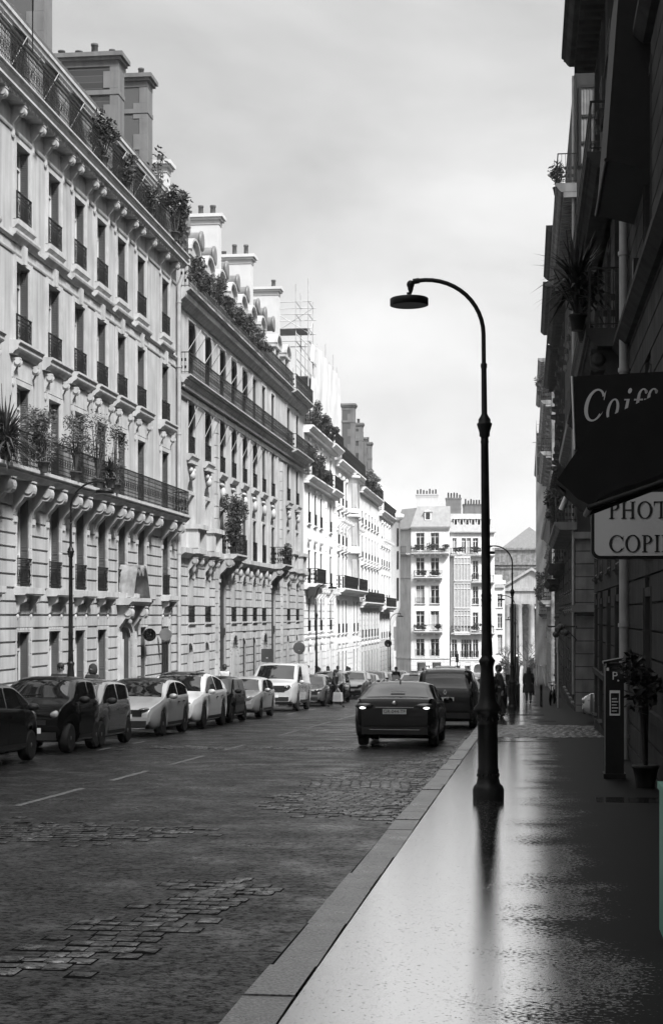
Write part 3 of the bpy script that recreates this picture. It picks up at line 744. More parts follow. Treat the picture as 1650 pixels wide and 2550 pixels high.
A.chimney(49.6, -1.1, -6.5, 25.5, 16.6, .85, True, 5); A.chimney(58.9, -1.1, -4.9, 21.0, 16.6, .85, True, 6); A.chimney(63.1, -1.0, -4.5, 21.6, 15.5, .85, True, 5)

# ---------------------------------------------------------------- building B: long pale block with two balconies and round-topped dormers
B = Bldg('apartment_house', 'long pale stone apartment house with two full-length iron balconies and curved dormers', 'L', -14, 63.6, 100.6, 13.28, 'stoneB', group='buildings on the sunny side of the street')
SB = [66.3, 69.8, 94.0, 97.7]; CB = [73.2, 76.1, 79.1, 82.1, 85.05, 88.15]
for Y in SB:
    s, z0, z1 = B.window(Y, 1.15, -4.2, -1.14, .5, shut=False, style='a')
    s, z0, z1 = B.window(Y, 1.15, -.28, 1.8, .1, rl=.7, shut=False)
    B.tb.ball((s, -.1, z1+.25), .28, .14, .3); B.console(Y-.62, 1.75, .22, .7, .45); B.console(Y+.62, 1.75, .22, .7, .45)
    B.tb.box(s-.85, s+.85, -.55, .02, B.z(2.6), B.z(2.82)); B.tb.box(s-.95, s+.95, -.62, .02, B.z(3.62), B.z(3.82))
    for e in (-.72, .72): B.tb.box(s+e-.15, s+e+.15, -.52, .02, B.z(2.824), B.z(3.616))
    B.tb.box(s-.5, s+.5, -.3, .02, B.z(2.95), B.z(3.5))
    s, z0, z1 = B.window(Y, 1.2, 3.82, 5.7, .6, shut=False, style='a', sill=False); B.surround(s, 1.2, z0, z1-.6, .14, .05)
    B.tb.ball((s, -.08, z1+.2), .3, .14, .22); B.tb.ball((s-.3, -.06, z1+.42), .18, .12, .14); B.tb.ball((s+.3, -.06, z1+.42), .18, .12, .14); B.tb.box(s-.7, s+.7, -.22, .02, z1+.66, z1+.78)
    s, z0, z1 = B.window(Y, 1.15, 6.78, 8.92, rl=.75, shut=True); B.surround(s, 1.15, z0, z1, .12, .04)
    B.tb.mould([(-.02, z0-.3), (.1, z0-.3), (.25, z0-.12), (.25, z0-.02), (-.02, z0-.02)], s-.8, s+.8)
for i, Y in enumerate(CB):
    endb = i in (0, 5)
    if endb:
        B.opening(Y+.2, 1.7, -4.9, 2.1, .85); d = MB(); s = B.s(Y+.2); d.box(s-.85, s+.85, .08, .11, B.z(-4.9), B.z(2.1)); d.box(s-.8, s+.8, .0, .1, B.z(-.9), B.z(-.55)); d.build('door', M['door'], B.root)
        s = B.s(Y); B.console(Y-.85, 1.7, .4, .95, .75); B.console(Y+1.25, 1.7, .4, .95, .75)
    else:
        s, z0, z1 = B.window(Y, 1.15, -.28, 1.9, .55, rl=.7, shut=False, style='a')
        for k in range(14):
            a = pi*k/13; B.tb.box(s+.72*cos(a)-.09, s+.72*cos(a)+.09, -.07, .02, z1-.6+.72*sin(a)-.06, z1-.6+.72*sin(a)+.06)
        B.tb.ball((s, -.14, B.z(2.25)), .14, .16, .26); B.tb.ball((s+1.45, -.1, B.z(2.1)), .2, .14, .24)
        if i in (1, 4):
            B.opening(Y, 1.5, -4.6, -1.0, .75); d = MB(); d.box(s-.75, s+.75, .14, .17, B.z(-4.6), B.z(-1)); d.build('door', M['frame'], B.root)
            for k in range(16):
                a = pi*k/15; B.tb.box(s+.9*cos(a)-.1, s+.9*cos(a)+.1, -.16, .02, B.z(-1.75)+.9*sin(a)-.07, B.z(-1.75)+.9*sin(a)+.07)
            for e in (-.9, .9): B.tb.box(s+e-.1, s+e+.1, -.14, .02, B.z(-4.8), B.z(-1.8))
        else:
            B.opening(Y, 1.15, -4.5, -1.1, .4); d = MB(); d.box(s-.58, s+.58, .05, .09, B.z(-4.5), B.z(-1.1)); d.build('door', M['door'], B.root)
    s, z0, z1 = B.window(Y, 1.15, 2.84, 5.5, .58, rl=.95 if i else 0, shut=True, style='a', sill=False); B.surround(s, 1.15, z0, z1-.58, .10, .05)
    B.tb.ball((s, -.08, z1+.15), .26, .14, .3); B.tb.ball((s, -.05, z1+.55), .5, .08, .1)
    s, z0, z1 = B.window(Y, 1.15, 6.6, 9.0, rl=.75, shut=True); B.surround(s, 1.15, z0, z1, .1, .05)
    B.tb.mould([(-.02, z0-.3), (.1, z0-.3), (.2, z0-.12), (.2, z0-.02), (-.02, z0-.02)], s-.75, s+.75)
    B.tb.ball((s, -.06, z1+.14), .18, .12, .14)
    B.tb.box(s+1.3, s+1.62, -.10, .02, B.z(2.84), B.z(8.95))
for Y in SB+CB:
    s, z0, z1 = B.window(Y, 1.2, 9.85, 12.3, sill=False, shut=True); B.surround(s, 1.2, z0, z1, .12, .05)
    if Y < 80:
        c, st = awn_mesh(1.3, .45, .55); o = put('awning', c, B.root, (s, -.05, z1+.05)); put('stay_rod', st, o)
    if Y < 83:
        c, st = awn_mesh(1.2, .3, .4); o = put('awning', c, B.root, (s, -.05, B.z(9.0))); put('stay_rod', st, o)
B.band([(-.02, 2.4), (.12, 2.4), (.3, 2.55), (.36, 2.58), (.36, 2.78), (-.02, 2.8)])
for Ya, Yb in ((72.2, 74.9), (87.0, 89.8)): B.balcony(Ya, Yb, 2.84, .95, .25, .95)
modillions(B, 63.7, 100.5, 9.5, .28, .22, .12, .2); B.band([(-.02, 9.0), (.1, 9.0), (.14, 9.12), (.14, 9.2), (-.02, 9.25)])
B.band([(-.02, 9.45), (.30, 9.45), (.36, 9.55), (.40, 9.58), (.40, 9.63), (-.02, 9.63)])
B.balcony(63.75, 93, 9.8, .55, .18, .9, True, (0,), .15); B.balcony(93.1, 100.6, 9.8, .72, .18, .9, True, (0, 1), .15)
B.band([(-.02, 12.65), (.1, 12.65), (.22, 12.8), (.34, 12.9), (.38, 13.0), (.38, 13.1), (-.02, 13.12)])
B.balcony(63.75, 93, 13.3, .55, .2, .9, True, (0,), .15); B.balcony(93.1, 100.6, 13.3, .72, .2, .9, True, (0, 1), .15)
for Y in (71.75, 91.2):                      # quoined pilasters
    s = B.s(Y)
    for k in range(24): B.tb.box(s-.3, s+.3, -.11-.02*(k % 2), .02, B.z(-4.4+.55*k)+.03, B.z(-4.4+.55*(k+1)), 'Y')
B.finish(.40, [(B.z(-5.2), B.z(2.4), 0, B.W-.02)], inset=.0)
zt = B.z(13.3)
b = MB(); b.mould([(-.75, zt-.1), (-1.1, zt+2.5), (-1.9, zt+3.9), (-4, zt+4.7), (-8.5, zt+4.7), (-8.5, zt-.1)], 0, B.W)
rf = b.build('roof', M['zinc'], B.root)
def dormer(q, Y, zt, wd=1.1, h=2.5, yf=.62, name='dormer', round_=True):
    s = q.s(Y); b = MB(); hw = wd/2
    for e in (-1, 1): b.box(s+e*(hw+.17)-.17, s+e*(hw+.17)+.17, yf, yf+1.6, zt, zt+h)
    b.box(s-hw-.5, s+hw+.5, yf-.1, yf+1.7, zt+h+.002, zt+h+.14)
    if round_:
        n = 10; P = [(s+(hw+.34)*cos(pi*k/n), zt+h+.14+.62*sin(pi*k/n)) for k in range(n+1)]
        b.prism(P, lambda p: (p[0], yf+.02, p[1]), lambda p: (p[0], yf+1.9, p[1]))
        for k in range(n):
            (x0, u0), (x1, u1) = P[k], P[k+1]
            b.prism([(x0, u0), (x1, u1), (x1+(x1-s)*.14, u1+.1), (x0+(x0-s)*.14, u0+.1)], lambda p: (p[0], yf-.16, p[1]), lambda p: (p[0], yf+1.95, p[1]))
    o = b.build(name, M['stoneB'] if q.side == 'L' else q.trim, q.root)
    f, g = win_meshes(wd, h-.04, 0, 'n'); wo = put('window', f, o, (s, yf+.22, zt+.02))
    g2 = MB(); g2.quad((s-hw, yf+.25, zt+.05), (s+hw, yf+.25, zt+.05), (s+hw, yf+.25, zt+h), (s-hw, yf+.25, zt+h)); g2.build('pane', M['glass'], o)
    return o
for Y in (66.3, 69.8, 73.2, 76.1, 79.1, 82.1, 85.05, 88.15, 94.0, 97.7): dormer(B, Y, zt)
for Y in (65.5, 68.4, 71.2, 74.4, 77.5, 80.8, 84, 87, 90.5, 93, 96):       # round vents high on the roof
    b = MB(); s = B.s(Y); b.lathe([(.42, -.0), (.42, 1.9)], (s, 1.2, zt+4.35), 14, 'y'); b.lathe([(.30, 0), (.48, .02), (.48, .12), (.42, .13)], (s, 1.1, zt+4.35), 14, 'y')
    b.build('roof_vent', M['zinc'], B.root)
B.chimney(69.2, -1.6, -4.4, 19.9, 14, .7, False, 2, pot_h=.4); B.chimney(78.6, -1.1, -4.7, 19.9, 14, .7, False, 6); B.chimney(88, -1.1, -4.2, 20.0, 14, .7, False, 5); B.chimney(97.8, -1.1, -4.4, 20.2, 14, .7, False, 2)
# ---------------------------------------------------------------- further houses on the left
GL = 'buildings on the sunny side of the street'
C_ = Bldg('apartment_house', 'white stone apartment house with plant-filled balconies under a netted roof scaffold', 'L', -14, 100.7, 117.4, 12.15, 'stoneC', group=GL)
for i, Y in enumerate((103.1, 106.2, 109.2, 114.6)):
    s, z0, z1 = C_.window(Y, 1.2, -5.1, -1.95, .5, shut=False, style='a'); C_.tb.ball((s, -.1, z1+.2), .2, .14, .25)
    s, z0, z1 = C_.window(Y, 1.1, -1.0, 1.15, rl=.7, shut=True); C_.console(Y-.75, 1.0, .3, .85, .6); C_.console(Y+.75, 1.0, .3, .85, .6)
    s, z0, z1 = C_.window(Y, 1.2, 2.1, 4.85, .58, rl=.95, style='a', sill=False); C_.surround(s, 1.2, z0, z1-.58, .12, .05); C_.tb.ball((s, -.08, z1+.2), .3, .14, .25)
    s, z0, z1 = C_.window(Y, 1.15, 6.0, 8.05, rl=.75); C_.surround(s, 1.15, z0, z1, .12, .05); C_.tb.ball((s, -.06, z1+.2), .25, .12, .14)
    s, z0, z1 = C_.window(Y, 1.15, 9.0, 11.2, sill=False); C_.surround(s, 1.15, z0, z1, .12, .05); C_.tb.ball((s, -.06, z1+.22), .22, .12, .14)
for Y in (111.6, 117.0):
    for k in range(26): C_.tb.box(C_.s(Y)-.3, C_.s(Y)+.3, -.11-.02*(k % 2), .02, C_.z(-5+.5*k)+.03, C_.z(-5+.5*(k+1)), 'Y')
C_.band([(-.02, 1.7), (.2, 1.7), (.36, 1.85), (.4, 2.0), (-.02, 2.02)]); C_.band([(-.02, -1.5), (.1, -1.5), (.14, -1.35), (-.02, -1.3)])
C_.balcony(100.9, 105.4, 2.08, .95, .22, .95, True)
C_.balcony(101, 112, 8.95, .6, .3, .95, True); C_.balcony(112.1, 117.4, 8.95, .75, .3, .95, True)
modillions(C_, 100.8, 117.3, 8.62, .36, .4, .16, .16); modillions(C_, 100.8, 117.3, 11.82, .36, .4, .16, .16)
C_.balcony(101, 112, 12.15, .6, .3, .9, True); C_.balcony(112.1, 117.4, 12.15, .75, .3, .9, True)
C_.finish(.5, [(C_.z(-5.5), C_.z(-1.5), 0, C_.W-.02), (C_.z(-1.2), C_.z(1.6), 0, C_.W-.02)])
b = MB(); zt = C_.z(12.15); b.mould([(-1.0, zt), (-1.2, zt+1.9), (-2.2, zt+3.4), (-8, zt+3.4), (-8, zt)], 0, C_.W); b.build('roof', M['zincpale'], C_.root)

def plain_house(label, Y0, Y1, ztop, bays, levels, balcs, stone='stoneC', X=-14, side='L', group=GL, roofh=2.4, rust_top=None, shut=True, name='apartment_house', trim=None, wd=1.1, roofm='zincpale', fancy=True):
    q = Bldg(name, label, side, X, Y0, Y1, ztop, stone, group=group, trim=trim)
    for Y in bays:
        for lv in levels:
            z0, z1, rl, arch = lv[:4]
            s, a, c = q.window(Y, wd, z0, z1, arch, rl=rl, shut=shut, sill=rl >= 0, style='a' if arch else 'n', fancy=fancy) if rl >= 0 else q.window(Y, wd, z0, z1, arch, shut=shut, sill=False)
            if len(lv) > 4 or rl != 0: q.surround(s, wd, a, c-arch, .12, .05)
            if len(lv) > 4 and lv[4] == 'o': q.tb.ball((s, -.08, c+.2), .28, .14, .22)
            if len(lv) > 4 and lv[4] == 'h': q.tb.mould([(-.02, c+.3), (.3, c+.4), (.34, c+.5), (-.02, c+.52)], s-.8, s+.8)
            if len(lv) > 4 and lv[4] == 'c': q.console(Y-wd*.7, c-.1, .28, .75, .6); q.console(Y+wd*.7, c-.1, .28, .75, .6)
    for bl in balcs:
        Z, o, rl = bl[:3]; ya, yb = (bl[3], bl[4]) if len(bl) > 3 else (Y0+.05, Y1-.05)
        q.balcony(ya, yb, Z, o, .3, rl, fancy, (0, 1)); modillions(q, ya, yb, Z-.32, o*.55, .42, .16, .16)
    q.finish(.45, [(q.z(levels[0][0]-1), q.z(rust_top), 0, q.W-.02)] if rust_top is not None else None)
    zt = q.top; b = MB(); b.mould([(-.7, zt), (-1.0, zt+roofh*.6), (-2.2, zt+roofh), (-8, zt+roofh), (-8, zt)], 0, q.W); b.build('roof', M[roofm], q.root)
    return q
D1 = plain_house('white stone apartment house with bow-fronted bay and bulging iron balconies', 117.5, 135, 11.55, (119.6, 122.3, 124.6, 130.3, 133), ((-6, -2.2, 0, .5, 'o'), (-1.3, 1.2, .7, 0, 'c'), (2.1, 4.5, .9, 0, 'h'), (5.4, 7.6, .7, 0, 'h'), (8.4, 10.3, .6, 0, 'o')), ((2.07, .8, .95), (11.55, .6, 1.1)), rust_top=-2)
for z0, z1 in ((2.1, 4.9), (5.2, 7.8), (8.2, 10.9)):                 # bow of stone up the front
    b = MB(); b.lathe([(1.5, D1.z(z0)), (1.5, D1.z(z1)), (1.62, D1.z(z1)+.05), (1.62, D1.z(z1)+.25), (1.4, D1.z(z1)+.28)], (D1.s(127.4), .75, 0), 20); bo = b.build('bay', M['stoneC'], D1.root)
    g = MB()
    for a in (-125, -90, -55):
        t = R(a); cx, cy = D1.s(127.4)+1.515*cos(t), .75+1.515*sin(t); ux, uy = -sin(t), cos(t)
        g.quad((cx-ux*.3, cy-uy*.3, D1.z(z0+.4)), (cx+ux*.3, cy+uy*.3, D1.z(z0+.4)), (cx+ux*.3, cy+uy*.3, D1.z(z1-.4)), (cx-ux*.3, cy-uy*.3, D1.z(z1-.4)))
    g.build('pane', M['blind'], bo)
D1.chimney(131.3, .0, -1.0, 17.4, 11.6, 1.1, True, 0, cap=.16, m=M['stoneC'])
D1.chimney(119.0, -.1, -2.2, 14.3, 11.6, 1.6, False, 0, m=M['stoneC'])
D2 = plain_house('white stone apartment house with small square attic windows and carved entrance', 135.1, 153, 10.95, (137, 139.9, 142.8, 145.6, 148.4, 151.2), ((-6.6, -2.6, 0, .5, 'o'), (-1.9, .4, .7, 0), (1.6, 4.0, .8, 0, 'h'), (5.0, 6.9, .5, 0), (7.9, 9.0, .5, 0)), ((1.2, .6, .9), (10.95, .55, 1.0)), rust_top=0.6)
D2.chimney(138.6, -.1, -1.4, 16.7, 11, .8, True, 1, cap=.14); D2.chimney(142.6, -.2, -1.2, 15.9, 11, .7, True, 1, cap=.12); D2.chimney(146.6, -.1, -1.8, 15.9, 11, .9, True, 2, cap=.14)
D3 = plain_house('white stone corner house with round turret ending the row of facades', 153.1, 170, 10.1, (155.5, 158.2, 161, 163.8), ((-7, -3.2, 0, 0), (-2.2, .2, .6, 0, 'c'), (1.4, 3.9, .7, 0, 'o'), (4.9, 6.6, .6, 0, 'o'), (7.2, 8.9, .5, 0, 'o')), ((.9, .8, .9, 153.2, 165), (10.1, .55, 1.0)), rust_top=-2.4)
b = MB(); zz = D3.z; b.lathe([(1.9, zz(-8)), (1.9, zz(-2)), (1.9, zz(-1.6)), (2.9, zz(.9)), (2.9, zz(10)), (3.3, zz(10.3)), (3.3, zz(10.7)), (2.7, zz(10.75)), (2.4, zz(12.5)), (.5, zz(14.5)), (0, zz(14.9))], (D3.W-1.2, 2.1, 0), 20); bo = b.build('turret', M['stoneC'], D3.root)
for z0, z1 in ((1.6, 4), (4.9, 6.8), (7.3, 9.2)):
    g = MB()
    for a in (-150, -110, -70, -30):
        t = R(a); cx, cy = D3.W-1.2+2.92*cos(t), 2.1+2.92*sin(t); ux, uy = -sin(t), cos(t)
        g.quad((cx-ux*.22, cy-uy*.22, zz(z0)), (cx+ux*.22, cy+uy*.22, zz(z0)), (cx+ux*.22, cy+uy*.22, zz(z1)), (cx-ux*.22, cy-uy*.22, zz(z1)))
    g.build('pane', M['glass'], bo)
D3.chimney(160, -1.4, -3.5, 13.6, 10.2, .7, True, 2)

# ---------------------------------------------------------------- roof scaffold with white netting above the white house
sc = empty('scaffold', (-13.75, 101.2, zs(101)+13.6), R(90), 'tube scaffold hung with pale netting above the plant-filled white house', 'scaffold', 'scaffolds')
zb = zs(101)+13.6; b = MB(); Zt = lambda z: z-zb
for s in (0, 2.2, 4.4, 6.6, 8.8, 11, 13.2, 15.4):
    for y in (0, -.9+1.7, 3.2):
        b.tube([(s, y, Zt(12.4)), (s, y, Zt((20.6 if s < 3 else 17.9)+random.uniform(-.3, .9)))], .035, 5)
for z in (14, 15.2, 16.4, 17.5): 
    for y in (0, .8): b.tube([(0, y, Zt(z)), (15.4, y, Zt(z))], .03, 5)
for z in (17.5, 18.3, 19.2, 20.0):
    for y in (0, .8, 3.2): b.tube([(-.2, y, Zt(z)), (2.4, y, Zt(z))], .03, 5)
    for s in (0, 2.2): b.tube([(s, -.2, Zt(z)), (s, 3.4, Zt(z))], .03, 5)
b.tube([(0, 0, Zt(18)), (0, 3.2, Zt(20))], .03, 5); b.tube([(2.2, 3.2, Zt(18)), (2.2, 0, Zt(20))], .03, 5); b.tube([(0, 0, Zt(17.5)), (2.2, 0, Zt(19.2))], .03, 5)
for k in range(4): b.tube([(0, 0, Zt(14.2+1.0*k)), (0, .8, Zt(15+1.0*k))], .03, 5)
b.build('tube_frame', M['steel'], sc)
b = MB(); b.box(-.1, 2.3, .1, 3.1, Zt(18.25), Zt(18.3)); b.box(-.1, 15, 0, .8, Zt(15.2), Zt(15.25)); b.build('platform', M['plank'], sc)
def netting(name, S0, S1, zlo, zhi, parent, yo=-.12, amp=.16, seed=1):
    b = MB(); nx, nz = 40, 18
    for j in range(nz+1):
        for i in range(nx+1):
            s = S0+(S1-S0)*i/nx; t = j/nz; hi = zhi(s); z = zlo(s)+(hi-zlo(s))*t
            y = yo-amp*(.5+.5*sin(s*.8+t*2.6+seed))*(1-t*.6)-.05*sin(s*2.3-t*4)-.03*sin(s*5.1+t*1.5)
            b.v.append((s, y, z))
    b.f = [(j*(nx+1)+i, j*(nx+1)+i+1, (j+1)*(nx+1)+i+1, (j+1)*(nx+1)+i) for j in range(nz) for i in range(nx)]; b.sm = [True]*len(b.f)
    return b.build(name, M['net'], parent)
netting('netting', 2.3, 15.6, lambda s: Zt(12.6), lambda s: Zt(17.7-.02*s), sc, -.15)
netting('netting', -.1, 2.3, lambda s: Zt(12.6), lambda s: Zt(15.4), sc, -.13, .1)
netting('netting', -.1, 2.3, lambda s: Zt(16.2), lambda s: Zt(17.5), sc, -.13, .05)

# ---------------------------------------------------------------- house closing the street
E_ = Bldg('apartment_house', 'sunlit cream apartment house with grey mansard roof closing the end of the street', 'E', (0, 220), -15.7, -10.45, 12.2, 'stoneC', group='houses around the far square', trim='stoneC')
for X in (-14.45, -12.45):
    for z0, z1, rl, bal in ((8.95, 11.4, 0, 0), (5.5, 8.0, 0, 0), (1.7, 4.2, .8, 0), (-1.9, .7, 0, 0), (-5.5, -3.1, .9, 0)):
        s, a, c = E_.window(X, 1.15, z0, z1, rl=rl, shut=False, fancy=False)
        E_.surround(s, 1.15, a, c, .1, .04)
        c2, st = awn_mesh(1.3, .2, .25)
for Z, xa, xb in ((8.65, -15.7, -10.5), (5.3, -15.3, -11.4), (-2.1, -15.3, -11.4)):
    E_.balcony(xa, xb, Z, .8, .3, .95, False, (0, 1), .14); modillions(E_, xa+.2, xb-.2, Z-.3, .5, .8, .2, .25)
E_.band([(-.02, 11.75), (.1, 11.75), (.3, 12.0), (.35, 12.2), (-.02, 12.2)]); E_.band([(-.02, -5.9), (.12, -5.9), (.15, -5.7), (-.02, -5.65)])
for X in (-14.3, -12.2): E_.opening(X, 1.2, -8.8, -6.4)
E_.finish(.5, [(0, E_.z(-6), 0, E_.W-.02)], depth=12)
def mansard(q, depth=9, h=2.9, name='roof', m='zinc', l=0, r=0):
    zt = q.top; b = MB(); W = q.W
    b.add([(-.1, -.3, zt), (W+.1, -.3, zt), (W+.1, depth, zt), (-.1, depth, zt), (l, 1.0, zt+h), (W-r, 1.0, zt+h), (W-r, depth, zt+h+.3), (l, depth, zt+h+.3)], [(0, 1, 5, 4), (1, 2, 6, 5), (2, 3, 7, 6), (3, 0, 4, 7), (4, 5, 6, 7)])
    b.box(-.15, W+.15, -.36, -.3, zt-.1, zt+.05)
    return b.build(name, M[m], q.root)
mansard(E_, 12, 2.9, l=.8, m='zincpale')  # paler zinc puts the sun on the end roofs into their colour
def small_dormer(q, X, zt, y=.1, wd=.9, h=1.2):
    s = q.s(X); b = MB(); b.box(s-wd/2, s+wd/2, y, y+1.5, zt, zt+h); b.prism([(s-wd/2-.15, zt+h), (s+wd/2+.15, zt+h), (s, zt+h+.3)], lambda p: (p[0], y-.1, p[1]), lambda p: (p[0], y+1.6, p[1]))
    o = b.build('dormer', M['stoneC'], q.root); g = MB(); g.quad((s-wd*.32, y-.012, zt+.15), (s+wd*.32, y-.012, zt+.15), (s+wd*.32, y-.012, zt+h-.12), (s-wd*.32, y-.012, zt+h-.12)); g.build('pane', M['glass'], o)
small_dormer(E_, -13.4, E_.z(13.1), .05)
# chamfered left flank and receding right wing are houses of their own
F_ = Bldg('apartment_house', 'shaded grey party wall wing set back left of the sunlit cream house', 'E', (0, 220.4), -19.5, -15.75, 12.0, 'stoneB', group='houses around the far square'); F_.root.rotation_euler = (0, 0, R(38)); 
F_.root.location = (-15.75-3.75*cos(R(38)), 220.3-3.75*sin(R(38))*-1-4.6, F_.zb)
F_.root.location = (-15.72-3.75*cos(R(-52)), 220.2-3.75*sin(R(-52)), F_.zb); F_.root.rotation_euler = (0, 0, R(-52))
F_.band([(-.02, -5.9), (.1, -5.9), (.12, -5.7), (-.02, -5.7)]); F_.band([(-.02, 5.2), (.1, 5.2), (.12, 5.4), (-.02, 5.4)])
F_.balcony(-19.5, -15.8, 8.65, .8, .3, .95, False, (), .14)
F_.finish(depth=6); mansard(F_, 6, 2.9, m='zincpale')
G_ = Bldg('apartment_house', 'cream apartment house wing with a tall glazed bow window beside the lamp posts', 'E', (0, 220.6), -10.4, -4.3, 11.5, 'stoneC', group='houses around the far square'); G_.root.rotation_euler = (0, 0, R(9))
for z0, z1, rl in ((8.6, 10.7, 0), (5.0, 7.6, .8), (1.6, 4.1, .8), (-2.0, .5, 0), (-5.7, -3.2, .9)):
    for X in (-6.9, -5.6): s, a, c = G_.window(X, .75, z0, z1, rl=rl, shut=False, fancy=False)
    if z0 > 8 or z0 < -5:
        for X in (-9.9, -8.6, -7.9): G_.window(X+.1, .75 if z0 < -5 else .6, z0, z1, rl=rl, shut=False, fancy=False)
bw_ = MB(); gl = MB()
for z0, z1 in ((4.9, 7.9), (1.2, 4.5), (-2.1, .8)):
    s0, s1 = G_.s(-9.9), G_.s(-7.7); bw_.box(s0, s1, -.75, .02, G_.z(z0-.5), G_.z(z0)); bw_.box(s0, s1, -.75, .02, G_.z(z1), G_.z(z1+.3))
    for k in range(6): x = s0+(s1-s0)*k/5; bw_.box(x-.04, x+.04, -.75, -.65, G_.z(z0), G_.z(z1))
    bw_.box(s0, s1, -.74, -.66, G_.z(z1-.8), G_.z(z1-.7)); gl.quad((s0, -.68, G_.z(z0)), (s1, -.68, G_.z(z0)), (s1, -.68, G_.z(z1)), (s0, -.68, G_.z(z1)))
bo = bw_.build('bow_window', M['frame'], G_.root); gl.build('pane', M['blind'], bo)
G_.balcony(-10.4, -4.4, 8.4, .8, .3, .95, False, (0, 1), .14); G_.balcony(-7.5, -4.4, 4.7, .7, .3, .9, False, (0, 1), .14); G_.balcony(-10.3, -4.4, -2.3, .8, .3, .95, False, (0, 1), .14)
G_.opening(-6.5, 1.3, -8.8, -6.6, .6); 
for X in (-9.4, -8): G_.opening(X, .8, -8.4, -6.8)
G_.band([(-.02, -6.1), (.12, -6.1), (.15, -5.9), (-.02, -5.85)]); G_.finish(.5, [(0, G_.z(-6.2), 0, G_.W-.02)], depth=12); mansard(G_, 12, 2.6, r=1.2, m='zincpale')
for X in (-9.6, -8.8, -8.0, -7.2, -6.4, -5.6, -5.0): small_dormer(G_, X, G_.z(12.4), .2, .55, .95)
E_.chimney(-13.7, -2.4, -3.2, 16.9, 14, 3.0, False, 0, cap=.1); G_.chimney(-9.6, -2.6, -3.4, 16.4, 13, 2.0, True, 0, cap=.1, quoins=False); G_.chimney(-6.6, -3.2, -4.4, 15.6, 13, 3.0, True, 0, cap=.1, quoins=False)
for q, xs, zt in ((E_, [-15+.42*k for k in range(7)], 16.9), (G_, [-10.3+.4*k for k in range(5)], 16.4), (G_, [-7.9+.38*k for k in range(6)], 15.6)):
    for x in xs:
        p = MB(); h = random.uniform(.45, .8); p.lathe([(.13, q.z(zt)), (.1, q.z(zt)+h), (.12, q.z(zt)+h)], (q.s(x), 2.9 if q is E_ else 3.1, 0), 8); p.build('chimney_pot', M['pot'], q.root)

# ---------------------------------------------------------------- church with portico beyond
ch = empty('church', (-3.0, 300, zs(300)), 0, 'classical stone church with columned portico beyond the end of the street', 'church')
zc = zs(300); Zc = lambda z: z-zc
b = MB(); b.box(-7.0, 4.5, 4, 34, 0, Zc(9.6)); b.box(-2.2, 7, 2, 4, 0, Zc(1.4)); 
for z, o in ((Zc(9.6), .5), (Zc(9.0), .25), (Zc(5.2), .5), (Zc(4.6), .25)): b.box(-7.0-o, 4.5+o, 4-o, 34, z, z+.45)
b.box(-3.2, 6.5, 8, 30, Zc(9.9), Zc(12.6)); b.box(-3.6, 6.9, 7.6, 30, Zc(12.6), Zc(13.0))
b.build('wall', M['soot'], ch)
b = MB(); b.add([(-1.8, 9, Zc(13.0)), (9, 9, Zc(13.0)), (9, 28, Zc(13.0)), (-1.8, 28, Zc(13.0)), (3.5, 14, Zc(17.3)), (3.5, 24, Zc(17.3))], [(0, 1, 4), (1, 2, 5, 4), (2, 3, 5), (3, 0, 4, 5)]); b.build('roof', M['zinc'], ch)
b = MB(); b.box(-1.2, 9, -3, 3.9, Zc(2.2), Zc(4.6)); b.box(-1.5, 9.3, -3.3, 3.9, Zc(4.6), Zc(5.1))
b.prism([(-1.5, Zc(5.1)), (9.3, Zc(5.1)), (3.9, Zc(8.4))], lambda p: (p[0], -3.0, p[1]), lambda p: (p[0], 3.9, p[1]))
for (x0, z0, x1, z1) in ((-1.5, 5.1, 3.9, 8.4), (9.3, 5.1, 3.9, 8.4)): b.prism([(x0, Zc(z0)), (x1, Zc(z1)), (x1, Zc(z1+.5)), (x0, Zc(z0+.5))], lambda p: (p[0], -3.5, p[1]), lambda p: (p[0], 3.9, p[1]))
b.build('pediment', M['stoneA'], ch)
for k in range(5):
    b = MB(); x = -.6+2.25*k; b.lathe([(.75, 0), (.75, .5), (.62, .7), (.6, 4), (.5, Zc(1.4)), (.8, Zc(1.9)), (.8, Zc(2.2))], (x, -2.3, 0), 14); b.build('column', M['stoneA'], ch)
Wn = Bldg('town_house', 'narrow white house seen between the lamp posts and the church', 'E', (0, 262), -6.4, -3.6, 5.2, 'stoneC', group='houses around the far square')
for z0, z1 in ((-6, -3), (-2, .4), (1.4, 3.6)): Wn.window(-5.6, .8, z0, z1, shut=False, fancy=False); Wn.window(-4.3, .8, z0, z1, shut=False)
Wn.band([(-.02, 4.4), (.3, 4.6), (.4, 5.0), (-.02, 5.0)]); Wn.finish(); 
b = MB(); zt = Wn.top; b.box(-.2, 3, -.2, 6, zt, zt+.6); b.box(.4, 2.4, 0, 4, zt+.6, zt+1.5); b.build('roof', M['stoneC'], Wn.root)

